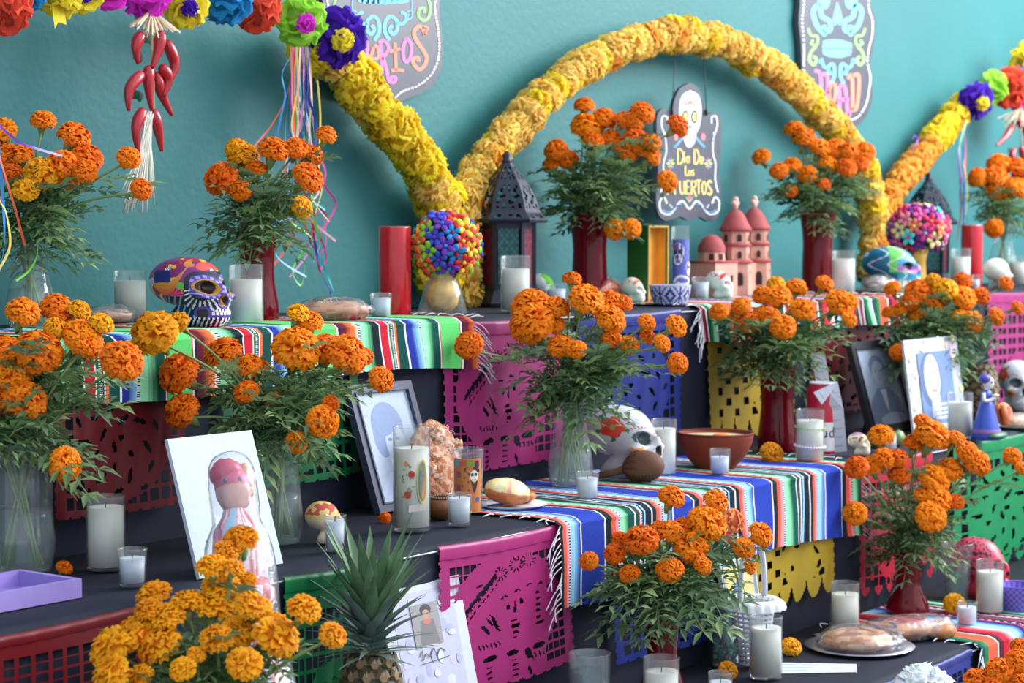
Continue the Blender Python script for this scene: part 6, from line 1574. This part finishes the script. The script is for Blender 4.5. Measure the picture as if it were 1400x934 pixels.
mb = MB(); mb.col = lin((206, 190, 170)); mb.ell((2 * m, -12 * m, 61 * m), (8 * m, 5 * m, 2 * m), 12, 6); mb.build('tray', MAT['paint'], t)
mb = MB(); mb.col = lin((54, 110, 84)); mb.ell((4 * m, -14 * m, 6 * m), (24 * m, 12 * m, 6 * m), 18, 10); mb.build('green_cushion', MAT['paint'], t)

# ------------------------------------------------------------------ beer can and paper strips
b = onT(1124, 622, 1, .002); m = mpp(b); r = 21 * m; H = 100 * m; t = thing('beer_can', 'tall red and white beer can behind the beaded candle', 'can', b)
mb = MB(); RD, WH_ = lin((190, 30, 56)), lin((226, 228, 236))
mb.lathe([(.001, 0), (r * .85, 0), (r, H * .03), (r, H * .07), (r, H * .36), (r, H * .46), (r, H * .90), (r * .86, H * .97), (r * .88, H * .98), (r * .84, H), (r * .8, H * .98), (.001, H * .98)], 28, fn=lambda i, j: RD if i in (2, 3, 5, 6, 7) and i != 4 and not (i == 3) else (WH_ if i < 5 else lin((200, 204, 212)))); mb.build('can_body', MAT['paint'], t)
mb = MB(); mb.col = lin((40, 44, 60)); Fm = cyl_map(lambda z: r, .0006); write(mb, 'Bud', -r * .75, H * .26, r * .42, H * .14, r * .085, Fm, .25)
mb.col = lin((90, 94, 110))
for i in range(4): stroke2d(mb, [(-r * .2, H * (.10 + i * .035)), (r * .6, H * (.10 + i * .035))], r * .04, Fm)
mb.build('lettering', MAT['print'], t, smooth=False)
def paper_strip(label, pts, k, base, wpx, nrm):
    b = onT(pts[0][0], base, k, .002); m = mpp(b); Z = depth(b) - .03; t = thing('paper_strip', label, 'paper', b)
    mb = MB(); mb.col = lin((196, 202, 220)); P = [PT(x, y, Z - .012 * i) - b for i, (x, y) in enumerate(pts)]
    n_ = Vector(nrm); mb.strip(P, wpx * m, n_); mb.strip([p - n_.normalized() * .0012 for p in P][::-1], wpx * m, n_); mb.build('sheet', MAT['print'], t, smooth=False)
    mb = MB(); mb.col = lin((120, 126, 150))
    for i in range(len(P) - 1):
        for q in range(4):
            f = .15 + .2 * q; c = P[i].lerp(P[i + 1], f) + n_.normalized() * .001; d = (P[i + 1] - P[i]).normalized(); a = d.cross(n_).normalized()
            mb.strip([c - a * wpx * m * .32, c + a * wpx * m * .32], .0012, n_)
    mb.build('printed_lines', MAT['print'], t, smooth=False, kind='stuff')
paper_strip('folded printed paper strip standing in front of the beer can', [(1148, 618), (1143, 560), (1140, 530), (1118, 545)], 1, 622, 20, (-.8, -.5, .1))
paper_strip('long printed paper strip sticking up behind the beer can', [(1142, 600), (1128, 540), (1118, 482)], 1, 612, 19, (-.7, -.7, .1))

# ------------------------------------------------------------------ lavender tray
b = onT(112, 817, 1, .002); m = mpp(b); Lx, Dy, Hh = .42, .15, 26 * m
t = thing('lavender_tray', 'lavender painted wooden tray at the left edge', 'tray', b)
mb = MB(); mb.col = lin((160, 140, 214))
mb.box((-Lx / 2, .005, Hh / 2), (Lx, .010, Hh)); mb.box((-Lx / 2, Dy - .005, Hh / 2), (Lx, .010, Hh)); mb.box((-.005, Dy / 2, Hh / 2), (.010, Dy - .02, Hh)); mb.box((-Lx + .005, Dy / 2, Hh / 2), (.010, Dy - .02, Hh)); mb.build('tray_sides', MAT['wood'], t, smooth=False)
mb = MB(); mb.col = lin((140, 122, 196)); mb.box((-Lx / 2, Dy / 2, .004), (Lx - .02, Dy - .02, .006)); mb.build('tray_bottom', MAT['wood'], t, smooth=False)

# ------------------------------------------------------------------ bead bottle, wicker basket, card
b = onT(992, 908, 2, .003); m = mpp(b); t = thing('glass_bottle', 'clear bottle filled with green glass beads', 'bottle', b)
mb = MB(); mb.lathe([(.001, 0), (18 * m, 0), (19 * m, 4 * m), (18 * m, 50 * m), (14 * m, 64 * m), (12 * m, 78 * m), (17 * m, 100 * m), (16 * m, 100 * m)], 24); mb.build('glass_body', MAT['clear'], t)
bm = MB(); bm.ell((0, 0, 0), (1, 1, .8), 10, 7); beadm = []
for c in ((24, 110, 84), (60, 150, 120), (130, 190, 190), (30, 90, 110)):
    me = bm.mesh('glass_bead'); me.materials.append(solid('bead_glass', c, .15, .1, 20, coat=.5)); me.polygons.foreach_set('use_smooth', [True] * len(me.polygons)); beadm.append(me)
for i in range(150):
    z = rnd(4, 92); rr = (15 if z < 52 else 10.5 if z < 80 else 12) * rnd(.55, 1); a = rnd(0, 6.28)
    o = bpy.data.objects.new('glass_bead', random.choice(beadm)); COL.objects.link(o); o.parent = t; o.location = (rr * m * math.cos(a), rr * m * math.sin(a), z * m); o.scale = (3.6 * m,) * 3; o.rotation_euler = (rnd(0, 3), rnd(0, 3), 0)
b = onT(1003, 892, 2, .003); b.y = min(b.y + .02, YE[1] - .12); m = mpp(b); t = thing('wicker_basket', 'white wicker basket with a tall handle behind the bead bottle', 'basket', b)
mb = MB()
for i in range(13): z = (4 + i * 6.6) * m; rr = (17 + i * .9) * m; mb.tube([(rr * math.cos(a), rr * math.sin(a), z) for a in [2 * PI * q / 28 for q in range(29)]], 2.4 * m, 5, False)
for q in range(18): a = 2 * PI * q / 18; mb.tube([(17 * m * math.cos(a), 17 * m * math.sin(a), 2 * m), (29 * m * math.cos(a), 29 * m * math.sin(a), 92 * m)], 1.6 * m, 5)
mb.face([mb.add((16 * m * math.cos(2 * PI * q / 20), 16 * m * math.sin(2 * PI * q / 20), 3 * m)) for q in range(20)]); mb.build('woven_body', MAT['fringe'], t)
mb = MB(); rows = []
for f, (r_, z) in enumerate(((26, 88), (34, 94), (42, 88), (44, 80))): rows.append([((r_ + (2.5 * math.sin(q * 1.9) if f > 1 else 0)) * m * math.cos(2 * PI * q / 60), (r_ + (2.5 * math.sin(q * 1.9) if f > 1 else 0)) * m * math.sin(2 * PI * q / 60), z * m) for q in range(60)])
mb.grid(rows, True); mb.build('lace_collar', thin_glass('lace', (.9, .92, .95), lin((236, 238, 244)), .72, gain=.2), t)
mb = MB()
for k2 in (0, 2.2): mb.tube([((33 * math.cos(a)) * m, k2 * m, (92 + 92 * math.sin(a)) * m) for a in [PI * q / 20 for q in range(21)]], 3.0 * m, 6)
mb.build('handle', MAT['fringe'], t)
# silk flower and berry in the basket
p = PT(1003, 712, depth(b) - .05); t = thing('silk_flower', 'peach silk flower in the white basket', 'flower', p)
me = pom_mesh('silk_bloom', 16, lin((236, 120, 70)), lin((250, 160, 110)), .8, inner=.1, maxth=95, flat=.6, frill=.08, seed=301, lobes=2); me.materials.append(MAT['tissue'])
o = bpy.data.objects.new('petals', me); COL.objects.link(o); o.parent = t; q = 18 * mpp(p); o.scale = (q,) * 3; o.rotation_euler = aim((-.3, -.8, .4))
mb = MB(); mb.tube([(0, .01, -.01), b + Vector((0, 0, .06)) - p], .003, 5); mb.build('stem', MAT['stem'], t)
p = PT(994, 736, depth(b) - .06); q = mpp(p); t = thing('silk_berry', 'round red berry pick in the white basket', 'berry', p)
mb = MB(); mb.col = lin((206, 60, 60)); mb.ell((0, 0, 0), (9 * q, 9 * q, 9 * q), 14, 10); mb.build('berry', MAT['paint'], t); mb = MB(); mb.tube([(0, 0, -8 * q), b + Vector((.01, 0, .06)) - p], .003, 5); mb.build('stem', MAT['stem'], t)
cs = [(1068, 906), (1171, 908), (1171, 919), (1068, 921)]; P = [onT(x, y, 2, .002) for x, y in cs]; o0 = sum(P, Vector()) / 4
t = thing('note_card', 'white paper note lying at the bottom beside the tall candle', 'paper', o0)
mb = MB(); mb.col = lin((200, 210, 218)); mb.poly([p - o0 for p in P][::-1]); mb.poly([p - o0 - Vector((0, 0, .0012)) for p in P]); mb.build('sheet', MAT['print'], t, smooth=False)
mb = MB(); mb.col = lin((130, 120, 160))
for i in range(34):
    u = .03 + .42 * (i % 12) / 12; v = .2 + .28 * (i // 12); c = P[0].lerp(P[1], u).lerp(P[3].lerp(P[2], u), v) - o0 + Vector((0, 0, .0008)); d = (P[1] - P[0]).normalized() * rnd(.003, .006)
    mb.strip([c - d, c + d], .002, Vector((0, 0, 1)))
mb.build('pencil_marks', MAT['print'], t, smooth=False)
# ------------------------------------------------------------------ fruit and small extras
def fruit(label, px, base, k, rx, rz_, c1, c2, name='lime', cat='fruit'):
    b = onT(px, base, k, .001); m = mpp(b); t = thing(name, label, cat, b)
    mb = MB(); blob(mb, (0, 0, rz_ * m), (rx * m, rx * m * .8, rz_ * m), lin(c1), lin(c2), .05, 2); mb.build('skin', MAT['paint'], t)
    mb = MB(); mb.col = lin((90, 80, 50)); mb.tube([(0, 0, rz_ * 1.96 * m), (0, 0, rz_ * 2.12 * m)], 1.2 * m, 6); mb.build('stem_end', MAT['paint'], t)
fruit('green avocado behind the small cream sugar skull', 1196, 612, 1, 16, 12, (96, 124, 70), (110, 138, 80), 'avocado')
fruit('green lime in front of the black picture frame', 1228, 610, 1, 11, 11, (110, 142, 80), (124, 156, 90))
b = onT(1382, 584, 1, .002); m = mpp(b); t = thing('plate', 'white plate of fruit slices in front of the right white skull', 'plate', b)
mb = MB(); mb.lathe([(.001, 0), (26 * m, 0), (44 * m, 4 * m), (45 * m, 5 * m), (26 * m, 1.5 * m), (.001, 1.5 * m)], 36); mb.build('dish', MAT['wax'], t)
for i, (x, y, rz_) in enumerate(((-24, -2, .4), (-8, 8, -.3))):
    t = thing('orange_slice', ('leftmost' if i == 0 else 'rear') + ' orange wedge on the plate of fruit slices', 'fruit', b + Vector((x * m, y * m, 4 * m)))
    mb = MB(); mb.col = lin((226, 120, 60)); mb.lathe([(.001, -4 * m), (15 * m, -4 * m), (15.5 * m, 0), (15 * m, 4 * m), (.001, 4 * m)], 24); o = mb.build('rind', MAT['paint'], t); o.rotation_euler = (PI / 2 - .25, 0, rz_); o.location = (0, 0, 14 * m)
    mb = MB(); mb.col = lin((160, 70, 50)); mb.lathe([(.001, -4.3 * m), (12 * m, -4.3 * m)], 24); mb.lathe([(.001, 4.3 * m), (12 * m, 4.3 * m)], 24); o = mb.build('flesh', MAT['paint'], t); o.rotation_euler = (PI / 2 - .25, 0, rz_); o.location = (0, 0, 14 * m)
t = thing('wrapped_bread', 'flat tan bread at the front of the fruit plate', 'bread', b + Vector((0, -.02, 3 * m)))
mb = MB(); blob(mb, (4 * m, 0, 7 * m), (34 * m, 18 * m, 8 * m), lin((206, 160, 128)), lin((190, 136, 104)), .12); mb.build('crust', MAT['bread'], t); wrap(t, (4 * m, 0, 7 * m), (37 * m, 20 * m, 10 * m), 11.0, -6 * m)
# white hydrangea at the lower edge
p = PT(1266, 930, depth(onT(1266, 975, 2)) - .10); p.z = max(p.z, .30); q = mpp(p); base = Vector((p.x, p.y, 0))
t = thing('white_hydrangea', 'white paper hydrangea below the plate of bread', 'flower', base)
me = pom_mesh('hydrangea_bloom', 90, lin((226, 232, 244)), lin((248, 250, 252)), .5, inner=.3, maxth=115, flat=.85, frill=.08, seed=401, lobes=2); me.materials.append(MAT['tissue'])
o = bpy.data.objects.new('bloom', me); COL.objects.link(o); o.parent = t; o.location = p - base + Vector((0, 0, -20 * q)); o.scale = (46 * q,) * 3; o.rotation_euler = aim((-.2, -.4, .9))
mb = MB(); mb.tube([(0, 0, .01), p - base - Vector((0, 0, 30 * q))], .006, 6); mb.build('stem', MAT['stem'], t)
t = thing('tin_bucket', 'plain tin bucket standing under the white hydrangea', 'bucket', base)
mb = MB(); mb.lathe([(.001, .001), (.05, .001), (.065, .17), (.068, .172), (.062, .168), (.048, .01), (.001, .008)], 28); mb.build('bucket_body', solid('tin', (150, 152, 156), .4, .1, 20, metal=.6), t)
